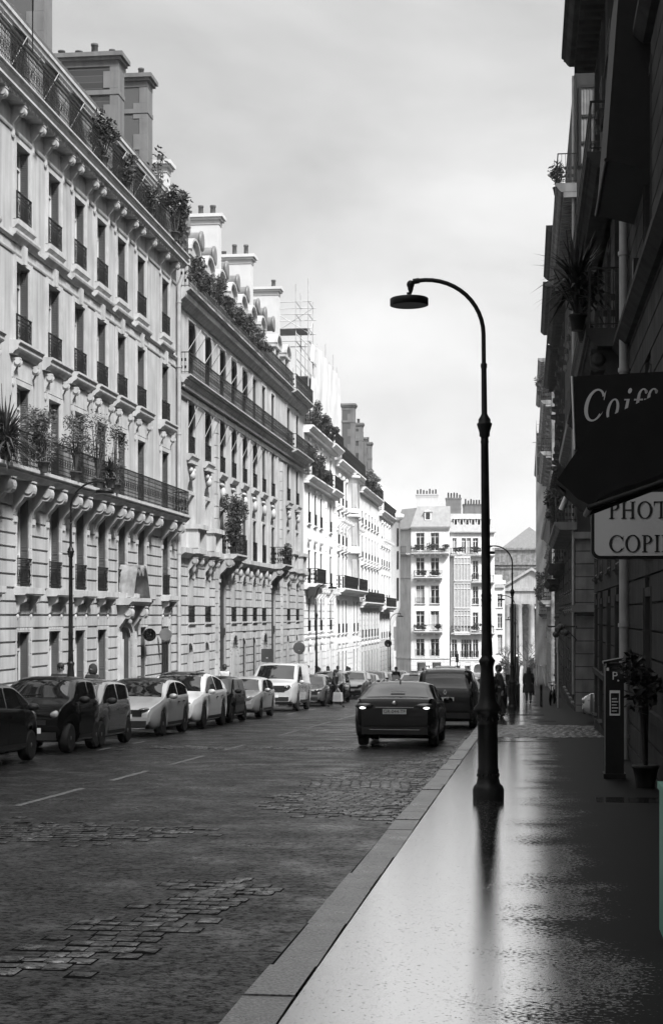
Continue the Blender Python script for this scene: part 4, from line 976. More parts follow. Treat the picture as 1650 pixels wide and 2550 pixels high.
# ---------------------------------------------------------------- shaded row on the right
GRr = 'buildings on the shaded side of the street'
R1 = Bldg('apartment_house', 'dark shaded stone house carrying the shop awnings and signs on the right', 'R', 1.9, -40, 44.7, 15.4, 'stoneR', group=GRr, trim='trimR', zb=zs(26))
RW = [13.5, 17.0, 20.6, 25.0, 33.2, 36.6, 40.4, 43.2]
for Y in RW:
    for z0, z1, rl in ((-2.6 if Y > 30 else -1.3, .3, 0), (1.0, 3.6, .8), (5.42, 8.2, 0), (9.2, 11.6, .8), (12.4, 14.6, .8)):
        s, a, c = R1.window(Y, 1.15, z0, z1, rl=rl, shut=True, detail=2); R1.surround(s, 1.15, a, c, .14, .06)
for Z in (4.9, 8.7): R1.band([(-.02, Z), (.15, Z), (.3, Z+.14), (.3, Z+.24), (-.02, Z+.26)])
R1.band([(-.02, -1.55), (.1, -1.55), (.12, -1.4), (-.02, -1.38)])
R1.balcony(30.5, 44.6, 5.4, .8, .34, 1.15, True, (0, 1)); R1.balcony(31.5, 44.6, 9.0, .75, .3, 1.0, True, (0, 1)); R1.balcony(-5, 44.65, 15.45, .95, .35, 1.0, True, (0, 1))
for Y in (31, 34.9, 38.5, 42): R1.console(Y, 4.2, .35, .85, .7)
modillions(R1, 20, 44.6, 15.1, .6, .5, .2, .2)
R1.finish(.42, [(R1.z(-3.6), R1.z(8.6), 0, R1.W-5)], depth=12, gap=.035)
b = MB(); x = R1.s(29.4)
b.tube([(x, -.16, R1.z(-4)), (x, -.16, R1.z(15))], .085, 12); 
for z in (-2.2, -.2, 2.3, 4.4, 6.5, 9): b.lathe([(.105, R1.z(z)), (.105, R1.z(z)+.07)], (x, -.16, 0), 12)
b.build('drainpipe', M['pipeR'], R1.root)
b = MB(); zt = R1.top; b.mould([(-.9, zt), (-1.1, zt+2.6), (-2.2, zt+3.2), (-4.2, zt+3.8), (-9, zt+4.4), (-11.5, zt+4.4), (-11.5, zt)], 0, R1.W); b.build('roof', M['zinc'], R1.root)
b = MB(); b.box(R1.s(26.5), R1.s(26.2), -.2, .1, R1.z(5.0), R1.z(5.75)); b.build('lantern', M['iron'], R1.root)
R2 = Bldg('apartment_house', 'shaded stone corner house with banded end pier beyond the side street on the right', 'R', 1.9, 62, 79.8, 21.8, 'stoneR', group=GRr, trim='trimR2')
for Y in (64.5, 68, 71.5, 75, 78.3):
    for z0, z1, rl in ((-3.4, -.6, 0), (.3, 2.6, .8), (4.0, 6.6, 0), (8, 10.4, .8), (12, 14.4, .8), (16.6, 19, 0)): R2.window(Y, 1.1, z0, z1, rl=rl, shut=True, detail=2)
R2.balcony(62.0, 79.8, 3.6, .85, .3, 1.0, True, (0, 1)); R2.balcony(62, 79.8, 16.55, .8, .34, 1.15, True, (0, 1))
R2.band([(-.02, 7.4), (.3, 7.5), (.34, 7.7), (-.02, 7.72)]); modillions(R2, 62, 79.8, 16.2, .5, .5, .2, .2)
W2 = R2.W
b = R2.tb
for k in range(15):                              # banded masonry on the end wall facing us
    z = R2.z(-4.4)+.49*k; b.box(W2-.005, W2+.06, .02, 4.5, z+.035, z+.49, 'x'); b.box(W2-.06, W2+.01, -.05, .06, z+.035, z+.49, '')
b.box(W2-.01, W2+.3, -.2, 4.5, R2.z(.15), R2.z(.42)); b.box(W2-.01, W2+.2, -.1, 4.5, R2.z(2.95), R2.z(3.2))
R2.finish(.49, [(R2.z(-4.4), R2.z(2.9), 0, W2-.08)], depth=14)
for z0 in (-99,): pass
for z0, z1 in ((4.0, 7.2), (8.0, 11.2), (12.2, 15.4), (17.2, 20.2)):
    f = MB(); 
    for yy in (.12, .72, 1.34): f.box(W2+.005, W2+.09, yy-.05, yy+.05, R2.z(z0), R2.z(z1))
    for t in (0, .28, .62, 1): zz_ = R2.z(z0+(z1-z0)*t); f.box(W2+.004, W2+.08, .1, 1.4, zz_-.05, zz_+.05)
    wo = f.build('window', M['iron'], R2.root); g = MB(); n = 22
    vs = []
    for k in range(n+1):
        for zz_ in (R2.z(z0), R2.z(z1)): vs.append((W2+.02+.02*(k % 2), .12+1.22*k/n, zz_))
    g.add(vs, [(2*k, 2*k+1, 2*k+3, 2*k+2) for k in range(n)]); g.build('curtain', M['curtain'], wo)
b = MB(); zt = R2.top; b.mould([(-1, zt), (-3, zt+1), (-14, zt+1.2), (-14, zt)], 0, W2); b.build('roof', M['zinc'], R2.root)
b = MB()
for x in (W2-.25, W2-.5): b.tube([(x, -.12, R2.z(-3)), (x, -.12, R2.z(20.7))], .06, 8)
b.build('drainpipe', M['pipeR'], R2.root)
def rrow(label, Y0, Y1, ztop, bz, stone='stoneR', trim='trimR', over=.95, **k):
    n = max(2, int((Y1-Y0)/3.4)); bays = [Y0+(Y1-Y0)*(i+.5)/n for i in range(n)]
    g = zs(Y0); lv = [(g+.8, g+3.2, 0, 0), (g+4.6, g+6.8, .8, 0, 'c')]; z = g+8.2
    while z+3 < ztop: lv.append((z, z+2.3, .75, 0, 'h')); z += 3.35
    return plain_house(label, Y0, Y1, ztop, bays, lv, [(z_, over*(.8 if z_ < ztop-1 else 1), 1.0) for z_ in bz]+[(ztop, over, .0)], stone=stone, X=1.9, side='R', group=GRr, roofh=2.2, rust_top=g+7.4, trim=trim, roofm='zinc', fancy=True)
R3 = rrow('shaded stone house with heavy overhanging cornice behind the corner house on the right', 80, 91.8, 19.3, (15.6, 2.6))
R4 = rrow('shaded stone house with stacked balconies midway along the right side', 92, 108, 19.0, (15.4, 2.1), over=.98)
R5 = rrow('pale grey narrow house with flower balcony far along the right side', 123, 150, 19.6, (16.4, 12.5, 1.2), stone='soot', trim='soot', over=1.05)  # lighter stone on both far houses stands in for haze
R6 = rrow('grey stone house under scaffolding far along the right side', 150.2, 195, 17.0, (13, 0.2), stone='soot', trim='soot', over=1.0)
sc2 = empty('scaffold', (.95, 152, zs(152)), R(90), 'tall narrow scaffold wrapped in netting against the far right facades', 'scaffold', 'scaffolds')
b = MB(); zb = zs(152); Zt = lambda z: z-zb
for s in (0, 2, 4, 6, 8):
    for y in (0, -.8): b.tube([(s, y, 0), (s, y, Zt(18.6 if s > 1 else 17.4))], .04, 5)
for k in range(11):
    z = Zt(-3+2*k)
    for y in (0, -.8): b.tube([(0, y, z), (8, y, z)], .035, 5)
    b.tube([(0, 0, z), (0, -.8, z)], .035, 5); b.tube([(0, 0, z), (0, -.8, z+1)], .03, 5); b.tube([(0, -.8, z+1.0), (0, 0, z+1.0)], .03, 5)
b.tube([(0, .4, Zt(16.3)), (0, -1.6, Zt(16.3))], .03, 5); b.build('tube_frame', M['steel'], sc2)
b = MB()
for k in range(10): b.box(0, 8, -.8, 0, Zt(-3+2*k), Zt(-3+2*k)+.05)
b.build('platform', M['plank'], sc2)
b = MB(); n = 40
for j in range(n+1):
    for i in range(7): z = 2+(Zt(12.6)-2)*j/n; b.v.append((-.06-.05*sin(j*.9+i), -.9+.95*i/6, z))
b.f = [(j*7+i, j*7+i+1, (j+1)*7+i+1, (j+1)*7+i) for j in range(n) for i in range(6)]; b.sm = [True]*len(b.f); b.build('netting', M['net'], sc2)
b = MB(); g = zs(50); b.box(0, 14, 0, 18, -.5, 24)
tag(b.build('side_street_sun_block', M['stoneR'], None, (7.5, 43.5, g)), 'tall dark unseen block added to keep sun out of the side street', 'house')  # unseen block put in to stop sun reaching the left fronts through the gap

b = MB(); b.box(-40, 40, -8, 0, -1, 22); b.box(-40.4, 40.4, -8.4, .4, 21.6, 22.2)
tag(b.build('town_house', M['stoneB'], None, (-6, -72, zr(-40))), 'wide unseen stone block added behind the viewer to darken reflections', 'house')  # unseen block put in to darken what the cars reflect
# ---------------------------------------------------------------- vehicles
def paint(name, c, metal=.3, rough=.22): return mat(name, c, rough, .05, 2, metal=metal, coat=1.0)
M.update(
    c_black=mat('black_car_paint', .002, .2, .05, 2, spec=.2, coat=.3), c_dark=paint('charcoal_car_paint', .015, .1), c_grey=paint('grey_car_paint', .2, .4), c_silver=paint('silver_car_paint', .5, .35, .3),
    c_white=paint('white_car_paint', .86, 0), c_van=paint('light_grey_van_paint', .38, 0), c_steel=paint('steel_grey_car_paint', .07, .4),
    cglass=mat('tinted_car_glass', .006, .03, .2, 2, spec=.9), tyre=mat('tyre_rubber', .006, .8, .2, 8), rim=mat('alloy_wheel', .35, .3, .1, 5, metal=.8),
    rimd=mat('dark_wheel', .05, .4, .1, 5, metal=.5), plastic=mat('black_car_plastic', .012, .6, .2, 6), lens=mat('headlamp_lens', .25, .08, .3, 9, coat=1), lensd=mat('smoked_lamp_lens', .035, .08, .3, 9, coat=1),
    lit=mat('lit_reversing_lamp', .9, .2, .05, 3, emit=1.6), plate=mat('number_plate_white', .62, .5, .04, 4), chrome=mat('chrome_trim', .7, .15, .05, 4, metal=1), ink=mat('black_lettering', .012, .6, .1, 4),
)
def sm(a, b, x): t = max(0, min(1, (x-a)/(b-a))); return t*t*(3-2*t)
def interp(P, x):
    for (a, u), (c, v) in zip(P, P[1:]):
        if x <= c: return u+(v-u)*(x-a)/(c-a) if x > a else u
    return P[-1][1]
def chaikin(P, n=2):
    for _ in range(n):
        Q = [P[0]]
        for (a, b), (c, d) in zip(P, P[1:]): Q += [(a*.75+c*.25, b*.75+d*.25), (a*.25+c*.75, b*.25+d*.75)]
        P = Q+[P[-1]]
    return P
# profiles: distance from the nose, height of the centre line
PROF = {
    'hatch': dict(top=[(0, .50), (.02, .66), (.18, .78), (.95, .96), (1.15, 1.0), (1.95, 1.40), (2.5, 1.47), (3.3, 1.43), (3.75, 1.30), (4.05, 1.02), (4.2, .92), (4.25, .5)], belt=[(0, .80), (1.2, .93), (4.25, 1.03)], wb=(.86, 3.48), r=.32, cowl=1.08, head=1.92, tail=(3.72, 4.06), bp=2.62, L=4.25, W=1.80, tw=.36),
    'old_hatch': dict(top=[(0, .52), (.03, .70), (.14, .80), (.98, .93), (1.08, .95), (1.78, 1.38), (2.3, 1.44), (3.2, 1.42), (3.68, 1.32), (3.98, .98), (4.1, .92), (4.15, .5)], belt=[(0, .80), (1.1, .90), (4.15, .95)], wb=(.84, 3.35), r=.31, cowl=1.05, head=1.78, tail=(3.66, 3.98), bp=2.5, L=4.15, W=1.73, tw=.34),
    'city': dict(top=[(0, .55), (.03, .76), (.16, .86), (.55, .96), (.66, 1.0), (1.35, 1.42), (1.8, 1.48), (2.9, 1.44), (3.2, 1.34), (3.36, 1.0), (3.42, .9), (3.45, .5)], belt=[(0, .84), (.7, .93), (3.45, 1.02)], wb=(.68, 3.02), r=.29, cowl=.66, head=1.36, tail=(3.18, 3.38), bp=2.1, L=3.45, W=1.63, tw=.32),
    'micro': dict(top=[(0, .55), (.03, .82), (.14, .96), (.38, 1.06), (.46, 1.09), (1.1, 1.50), (1.5, 1.55), (2.2, 1.52), (2.45, 1.42), (2.6, 1.0), (2.68, .9), (2.7, .5)], belt=[(0, .95), (.5, 1.0), (2.7, 1.06)], wb=(.42, 2.3), r=.30, cowl=.48, head=1.1, tail=(2.44, 2.62), bp=1.75, L=2.7, W=1.66, tw=.34),
    'suv': dict(top=[(0, .55), (.03, .80), (.22, .95), (.95, 1.06), (1.12, 1.09), (1.85, 1.52), (2.4, 1.60), (3.5, 1.57), (3.9, 1.45), (4.12, 1.1), (4.22, 1.0), (4.25, .55)], belt=[(0, .92), (1.1, 1.02), (4.25, 1.10)], wb=(.84, 3.45), r=.34, cowl=1.06, head=1.86, tail=(3.88, 4.12), bp=2.6, L=4.25, W=1.80, tw=.34),
    'crossover': dict(top=[(0, .52), (.03, .74), (.2, .88), (.9, 1.03), (1.1, 1.08), (2.0, 1.55), (2.6, 1.63), (3.3, 1.57), (4.1, 1.36), (4.45, 1.12), (4.68, 1.05), (4.75, .6)], belt=[(0, .88), (1.1, .98), (4.75, 1.10)], wb=(.92, 3.81), r=.36, cowl=1.02, head=1.98, tail=(3.7, 4.42), bp=2.8, L=4.75, W=1.92, tw=.40),
    'van': dict(top=[(0, .60), (.03, .95), (.12, 1.12), (.55, 1.24), (.68, 1.30), (1.55, 1.88), (1.85, 1.95), (2.6, 1.97), (5.0, 1.95), (5.06, 1.9), (5.08, .5)], belt=[(0, 1.06), (.7, 1.12), (5.08, 1.12)], wb=(.92, 4.02), r=.34, cowl=.64, head=1.55, tail=None, bp=1.95, L=5.08, W=1.95, tw=.16),
    'saloon': dict(top=[(0, .50), (.03, .66), (.2, .78), (1.0, .92), (1.25, .96), (2.15, 1.38), (2.75, 1.445), (3.3, 1.42), (4.1, 1.12), (4.3, 1.08), (4.78, 1.10), (4.84, 1.02), (4.88, .5)], belt=[(0, .80), (1.2, .92), (4.0, .98), (4.88, 1.02)], wb=(.95, 3.78), r=.34, cowl=1.15, head=2.1, tail=(3.36, 4.18), bp=2.7, L=4.88, W=1.84, tw=.42),
    'mpv': dict(top=[(0, .55), (.03, .80), (.2, .92), (.8, 1.05), (.95, 1.10), (1.8, 1.66), (2.3, 1.76), (3.6, 1.74), (3.98, 1.66), (4.12, 1.2), (4.2, 1.05), (4.22, .5)], belt=[(0, .92), (1.0, 1.02), (4.22, 1.08)], wb=(.86, 3.56), r=.33, cowl=.9, head=1.8, tail=(3.96, 4.16), bp=2.5, L=4.22, W=1.83, tw=.26),
}
def wheel_meshes(r, dark):
    def mk():
        t = MB(); t.lathe([(r*.68, -.09), (r*.9, -.105), (r*.98, -.08), (r, -.05), (r, .05), (r*.98, .08), (r*.9, .105), (r*.68, .09)], n=28, axis='y')
        m = MB(); m.lathe([(r*.69, .06), (r*.69, .085), (r*.62, .09), (r*.6, .05)], n=28, axis='y')
        for k in range(5):
            for d in (-.09, .09):
                a = 2*pi*k/5+d; c, s = cos(a), sin(a); w_ = .018
                P = [(r*.1*c-w_*s, r*.1*s+w_*c), (r*.1*c+w_*s, r*.1*s-w_*c), (r*.64*c+w_*s, r*.64*s-w_*c), (r*.64*c-w_*s, r*.64*s+w_*c)]
                m.prism(P, lambda p: (p[0], .085, p[1]), lambda p: (p[0], .05, p[1]))
        m.lathe([(.0, .095), (r*.16, .09), (r*.18, .06)], n=12, axis='y')
        h = MB(); h.lathe([(0, .03), (r*.69, .03)], n=20, axis='y')
        return t.mesh('tyre', M['tyre']), m.mesh('rim', M['rimd'] if dark else M['rim']), h.mesh('brake_disc', M['plastic'])
    return cached(('wh', round(r, 2), dark), mk)
class Car:
    def __init__(q, kind, label, X, Y, heading, colour, cat='car', group=None, front=None, rear=None, plate=None, name='parked_car', roof=None, darkrim=False, sill=.20, **k):
        q.P = dict(PROF[kind]); q.P.update(k); P = q.P; L_, W = P['L'], P['W']; q.L, q.W = L_, W
        q.top = chaikin(P['top'], 2)
        q.root = empty(name, (0, 0, 0), 0, label, cat, group)
        # local frame: x forward (nose at +L/2), y left, z up; the car sits on the slope
        f = Vector((0, heading, -heading*GR)).normalized(); u = Vector((0, GR, 1)).normalized(); l = u.cross(f)
        m = Matrix((f, l, u)).transposed().to_4x4(); m.translation = (X, Y, zr(Y)+.004); q.root.matrix_world = m
        q.sill = sill; q.shell(M[colour], M[roof] if roof else None); q.glass(); q.wheels(darkrim); q.doors(M[colour]); q.front(front or {}, plate); q.rear(rear or {}, plate)
    def X(q, d): return q.L/2-d
    def plan(q, d):
        L_ = q.L; a = 1-.20*(max(0, 1-d/.75))**2.2; b = 1-.13*(max(0, 1-(L_-d)/.6))**2.2; return a*b
    def sec(q, d):
        P = q.P; zt = interp(q.top, d); zb = min(interp(P['belt'], d), zt-.04); w = q.W/2*q.plan(d); zl = q.sill+.12*max(0, 1-d/.25)+.14*max(0, 1-(q.L-d)/.25)
        R_ = P['r']+.055
        for c in P['wb']:
            if abs(d-c) < R_: zl = max(zl, P['r']+sqrt(R_*R_-(d-c)**2)-.015)
        zb = max(zb, zl+.07); zt = max(zt, zb+.03); h = zt-zb; yr = w-.035-P['tw']*h*.88; k = min(1, h/.3)
        return [(0, zl), (w*.90, zl), (w*.965, zl+.03 if zl > .4 else zl+.07), (w*1.0, zl+(zb-zl)*.45), (w*.985, zl+(zb-zl)*.80), (w-.02, zb-.015), (w-.05, zb+.012), (yr+.02*k, zb+h*.86), (yr-.03-.05*k, zt-.03*k), (yr*.72, zt-.003), (yr*.36, zt+.012*k), (0, zt+.016*k)]
    def shell(q, m, roofm):
        ds = sorted({0, .015, .04, q.L-.04, q.L-.015, q.L, *[x for x, _ in q.top], *[q.L*i/46 for i in range(47)], *[c+s*(q.P['r']+.055)*t for c in q.P['wb'] for s in (-1, 1) for t in (0, .3, .55, .75, .88, .96, .995, 1.005)]})
        ds = [d for d in ds if 0 <= d <= q.L]; b = MB(); n = 23
        for d in ds:
            s = q.sec(d); x = q.X(d); b.v += [(x, y, z) for y, z in s]+[(x, -y, z) for y, z in s[-2:0:-1]]
        n = 22
        for i in range(len(ds)-1):
            for k in range(n):
                k2 = (k+1) % n; b.f.append((i*n+k, i*n+k2, (i+1)*n+k2, (i+1)*n+k)); b.sm.append(k not in (0, 21))
        b.f.append(tuple(range(n))); b.sm.append(False); b.f.append(tuple(range(len(b.v)-n, len(b.v)))); b.sm.append(False)
        o = b.build('body', m, q.root); q.body = o
        if roofm:
            r = MB(); hd = q.P['head']; te = q.P['tail'][0] if q.P['tail'] else q.L-.1
            q.patch(r, hd, te, lambda d: -1, lambda d: 1, .006); r.build('roof', roofm, q.root)
    def toppt(q, d, t, lift):
        s = q.sec(d); ys, zz = [p[0] for p in s[8:]], [p[1] for p in s[8:]]; y = abs(t)*ys[0]
        z = interp(sorted(zip(ys, zz)), y); return (q.X(d), (1 if t >= 0 else -1)*y, z+lift)
    def patch(q, b, d0, d1, l, r, lift, nx=12, ny=10):
        vs = [q.toppt(d0+(d1-d0)*i/nx, l(d0)+(r(d0)-l(d0))*j/ny, lift) for i in range(nx+1) for j in range(ny+1)]
        b.add(vs, [(i*(ny+1)+j, i*(ny+1)+j+1, (i+1)*(ny+1)+j+1, (i+1)*(ny+1)+j) for i in range(nx) for j in range(ny)], True)
    def sidepatch(q, d0, d1, t0, t1, lift, zone, nx=10):
        """strip on the flank; zone 'g' between belt and roof, 'b' between sill and belt"""
        vs = []; ok = []
        for i in range(nx+1):
            d = d0+(d1-d0)*i/nx; s = q.sec(d)
            A_, B_ = (s[6], s[7]) if zone == 'g' else (s[2], s[5])
            for t in (t0, (t0+t1)/2, t1):
                if zone == 'g': y = A_[0]+(B_[0]-A_[0])*t; z = A_[1]+(B_[1]-A_[1])*t
                else:
                    z = A_[1]+(B_[1]-A_[1])*t; y = interp([(s[2][1], s[2][0]), (s[3][1], s[3][0]), (s[4][1], s[4][0]), (s[5][1], s[5][0])], z)
                vs.append((q.X(d), y+lift, z))
        return vs, [(i*3+k, i*3+k+1, (i+1)*3+k+1, (i+1)*3+k) for i in range(nx) for k in (0, 1)]
    def glass(q):
        P = q.P; b = MB(); q.patch(b, P['cowl']+.02, P['head']-.02, lambda d: -.93, lambda d: .93, .005); b.build('windscreen', M['cglass'], q.root)
        if P['tail']:
            b = MB(); q.patch(b, P['tail'][0]+.02, P['tail'][1]-.02, lambda d: -.88, lambda d: .88, .005); b.build('rear_window', M['cglass'], q.root)
        d0, d1 = P['cowl']+.18, (P['tail'][0]+.22*(P['tail'][1]-P['tail'][0]) if P['tail'] else P['head']+.75)
        cuts = [(d0, P['bp']-.04), (P['bp']+.04, d1)] if P['tail'] else [(d0, d1)]
        for sgn in (1, -1):
            for a, c in cuts:
                vs, fs = q.sidepatch(a, c, .06, .93, .006, 'g', 12); b = MB(); b.add([(x, y*sgn, z) for x, y, z in vs], fs, True); b.build('side_window', M['cglass'], q.root)
    def wheels(q, dark):
        t, m, h = wheel_meshes(q.P['r'], dark)
        for c in q.P['wb']:
            for sgn in (1, -1):
                y = sgn*(q.W/2*q.plan(c)-.13); o = put('wheel', h, q.root, (q.X(c), y, q.P['r']), (0, 0, 0 if sgn > 0 else pi)); put('tyre', t, o); put('rim', m, o)
    def doors(q, m):
        P = q.P; a = P['wb'][0]+.48; c = P['bp']; e = min(P['wb'][1]-.25, c+.95)
        spans = [(a, c-.008), (c+.008, e)] if P['L'] > 3.0 else [(a, c+.1)]
        for sgn in (1, -1):
            for d0, d1 in spans:
                vs, fs = q.sidepatch(d0, d1, .12, .97, .007, 'b', 8); b = MB(); b.add([(x, y*sgn, z) for x, y, z in vs], fs, True); o = b.build('door', m, q.root)
                h = MB(); s = q.sec(d1-.2); z = s[4][1]+.01; h.box(q.X(d1-.06), q.X(d1-.26), min(sgn*(s[4][0]), sgn*(s[4][0]+.035)), max(sgn*s[4][0], sgn*(s[4][0]+.035)), z, z+.035); h.build('handle', M['chrome'] if q.L > 4.1 else m, o)
            mi = MB(); s = q.sec(P['cowl']+.38); mi.ball((q.X(P['cowl']+.36), sgn*(s[5][0]+.11), s[5][1]+.08), .09, .12, .075); mi.build('mirror', m if q.L > 3.6 else M['plastic'], q.root)
            vs, fs = q.sidepatch(P['wb'][0]+.42, P['wb'][1]-.42, 0, .12, .012, 'b', 6); b = MB(); b.add([(x, y*sgn, z) for x, y, z in vs], fs); b.build('sill', M['plastic'], q.root)
    def lamp(q, name, d, yf, z, sx, sy, sz, m, yaw=0):
        for sgn in (1, -1):
            b = MB(); c_, s_ = cos(yaw), sin(yaw); e = MB(); e.ball((0, 0, 0), sx, sy, sz, 14, 8)
            y = q.W/2*q.plan(max(d, 0.02))*yf
            b.merge(e, lambda p: (q.X(d)+p[0]*c_-p[1]*s_, sgn*(y+p[0]*s_*-1+p[1]*c_), z+p[2])); b.sm = [True]*len(b.f); b.build(name, m, q.root)
    def platem(q, end, z, txt, w_=.52):
        b = MB(); x = q.L/2+.012 if end > 0 else -q.L/2-.012; b.box(min(x, x+end*.012), max(x, x+end*.012), -w_/2, w_/2, z-.055, z+.055); o = b.build('number_plate', M['plate'], q.root)
        if txt:
            t = put('lettering', text_mesh(txt, .105, M['ink'], ext=.002), o, (x+end*.016, 0, z)); t.rotation_euler = (R(90), 0, R(90) if end > 0 else R(-90))
    def front(q, s, plate):
        zt = interp(q.top, .03); z0 = q.sill+.16; k = s.get
        hz = k('lz', zt-.04); q.lamp('headlight', k('ld', .09), k('ly', .80), hz, k('lx', .13), k('lw', .17), k('lh', .075), M[k('lm', 'lens')], .35)
        w = q.W*.5*q.plan(.0); g = MB(); x = q.L/2
        gz, gh, gw = k('gz', .62), k('gh', .10), k('gw', .48)
        g.box(x-.02, x+.01, -gw, gw, gz-gh/2, gz+gh/2)
        for i in range(3): zz = gz-gh/2+gh*(i+.5)/3; g.box(x+.008, x+.016, -gw+.02, gw-.02, zz-.005, zz+.005)
        g.build('grille', M['plastic'], q.root)
        b = MB(); bz = k('bz', .36); b.box(x-.05, x+.014, -w*.86, w*.86, bz-.09, bz+.07); b.build('bumper', M[k('bm', 'plastic')], q.root)
        if k('fog'): q.lamp('fog_lamp', .07, .74, bz+.02, .08, .09, .06, M['lensd'])
        if k('badge'):
            d = MB(); 
            if k('badge') == 'diamond':
                P = [(.0, .09), (.065, 0), (0, -.09), (-.065, 0)]; I = [(a*.5, c*.5) for a, c in P]
                for i in range(4):
                    j = (i+1) % 4; d.prism([P[i], P[j], I[j], I[i]], lambda p: (x+.02, p[0], gz+.04+p[1]), lambda p: (x+.04, p[0], gz+.04+p[1]))
            else: d.lathe([(.05, 0), (.05, .015), (.02, .02)], (x+.015, 0, k('bgz', gz)), 12, 'x')
            d.build('badge', M['chrome'], q.root)
        if k('lip'):
            d = MB(); d.tube([(x-.02, -w*.82, bz-.12), (x+.02, 0, bz-.13), (x-.02, w*.82, bz-.12)], .014, 5); d.build('bumper_trim', M['chrome'], q.root)
        if k('plate', True): q.platem(1, k('pz', .46), plate if k('ptxt') else '')
        wp = MB()                              # wiper lying on the cowl
        a, c = q.toppt(q.P['cowl']+.05, -.7, .02), q.toppt(q.P['cowl']+.1, .1, .02); wp.tube([a, c], .008, 4); wp.build('wiper', M['plastic'], q.root)
    def rear(q, s, plate):
        k = s.get; x = -q.L/2; zt = interp(q.top, q.L-.06)
        q.lamp('tail_light', q.L-k('td', .1), k('ty', .82), k('tz', zt-.12), k('tx', .12), k('tw', .13), k('th', .08), M[k('tm', 'lensd')])
        b = MB(); w = q.W/2*q.plan(q.L); b.box(x-.02, x+.05, -w*.9, w*.9, .30, .46); b.build('bumper', M['plastic'], q.root)
        if k('plate', True): q.platem(-1, k('pz', .78), plate if k('ptxt') else '')

G1 = 'cars parked along the far kerb'
def left_x(W): return -9.2-W/2+.06
def lcar(kind, label, wheel_rear_Y, colour, **k):
    P = PROF[kind]; Y = wheel_rear_Y-(P['wb'][1]-P['L']/2)   # heading -1: the rear axle is the far one
    return Car(kind, label, left_x(P['W']), Y, -1, colour, group=G1, **k)
# the cropped car faces away: its rounded tail is the far end
fiat = Car('city', 'black rounded small car cut off by the frame at the front of the parked row', left_x(1.63), 28.1, 1, 'c_black', group=G1)
lcar('micro', 'tiny black two-seater parked between the cut-off car and the grey city car', 33.75, 'c_black', front=dict(lz=.78, ld=.12, lx=.14, lw=.14, lh=.095, gz=.62, gw=.35), roof='c_black')
lcar('city', 'mid-grey upright city car parked behind the tiny black two-seater', 36.5, 'c_grey', front=dict(lz=.72, ld=.12, lx=.18, lw=.14, lh=.11, lm='lensd', gz=.46, gh=.2, gw=.45), roof='c_dark')
lcar('hatch', 'silver hatchback with slim slanted headlamps and a dark windscreen', 42.75, 'c_silver', plate='116-VPD', front=dict(lz=.68, ld=.16, ly=.76, lx=.24, lw=.18, lh=.06, lm='lensd', gz=.60, gh=.17, gw=.50, bz=.34, fog=True, lip=True, badge='round', bgz=.80, ptxt=True, pz=.52), roof='c_black', tw=.34)
lcar('crossover', 'white electric crossover with black glass roof, the brightest car of the row', 48.25, 'c_white', front=dict(lz=.74, ld=.15, ly=.74, lx=.24, lw=.18, lh=.035, lm='lensd', gz=.40, gh=.02, gw=.3, bz=.30, plate=False), roof='cglass', darkrim=True)
lcar('city', 'black compact car squeezed between the white crossover and the silver old hatchback', 52.1, 'c_black', front=dict(lz=.78), roof='c_black')
lcar('old_hatch', 'older silver hatchback with square twin headlamps behind the white crossover', 57.85, 'c_silver', front=dict(lz=.70, ld=.03, ly=.74, lx=.07, lw=.2, lh=.085, lm='lens', gz=.70, gh=.13, gw=.42, bz=.44, pz=.42, bm='c_silver'))
lcar('van', 'light grey panel van towering over the parked cars with a black lower bumper', 67.6, 'c_van', cat='van', name='parked_van', plate='', front=dict(lz=.96, ld=.14, ly=.80, lx=.22, lw=.15, lh=.11, lm='lensd', gz=.92, gh=.24, gw=.52, bz=.52, badge='diamond', pz=.62), sill=.28)
lcar('hatch', 'mid-grey hatchback with a low wide grille just beyond the panel van', 76.0, 'c_grey', front=dict(lz=.72, lh=.06, lm='lensd', gz=.62, gh=.16, gw=.6, bz=.36, lip=True, badge='round'), r=.32)
lcar('suv', 'dark grey car half hidden behind the woman with bags in the road', 83.3, 'c_dark', front=dict(lz=.85))
lcar('suv', 'pale crossover with rounded square lamps beyond the woman in the road', 95.0, 'c_silver', front=dict(lz=.72, ld=.04, ly=.78, lx=.08, lw=.16, lh=.1, lm='lensd', gz=.64, gh=.12, gw=.5, bz=.42, pz=.5), roof='c_white')
lcar('old_hatch', 'grey small car next after the pale crossover with rounded square lamps', 100.5, 'c_steel')
lcar('suv', 'steel grey tall car in the far part of the parked row', 106.8, 'c_steel')
lcar('hatch', 'dark car parked last but two before the corner turret', 113, 'c_dark'); lcar('city', 'small pale car parked before the corner turret', 119, 'c_silver'); lcar('suv', 'dark tall car closing the parked row at the corner turret', 125.5, 'c_dark')
# traffic and the near side
G2 = 'cars on the near side of the carriageway'
cam_ = Car('saloon', 'black saloon seen from behind with both reversing lamps lit', -2.87, 35.1+2.44, 1, 'c_black', group=G2, name='saloon_car', plate='GR-044-TF', darkrim=True,
    rear=dict(tz=.92, ty=.80, td=.06, tw=.22, th=.07, tx=.10, pz=.80, ptxt=True))
b = MB(); 
for sgn in (1, -1): 
    b2 = MB(); b2.ball((-2.44-.02, sgn*.70, .88), .03, .07, .026, 12, 6); b2.build('reversing_lamp', M['lit'], cam_.root)
b = MB(); b.lathe([(.03, -.012), (.05, -.012), (.05, .0), (.03, 0)], (-2.455, 0, .985), 16, 'x'); b.lathe([(.015, -.013), (.028, -.013), (.028, 0)], (-2.455, 0, .985), 16, 'x'); b.build('badge', M['chrome'], cam_.root)
b = MB(); b.box(-2.462, -2.44, -.42, .42, .885, .90); b.build('boot_trim', M['chrome'], cam_.root)
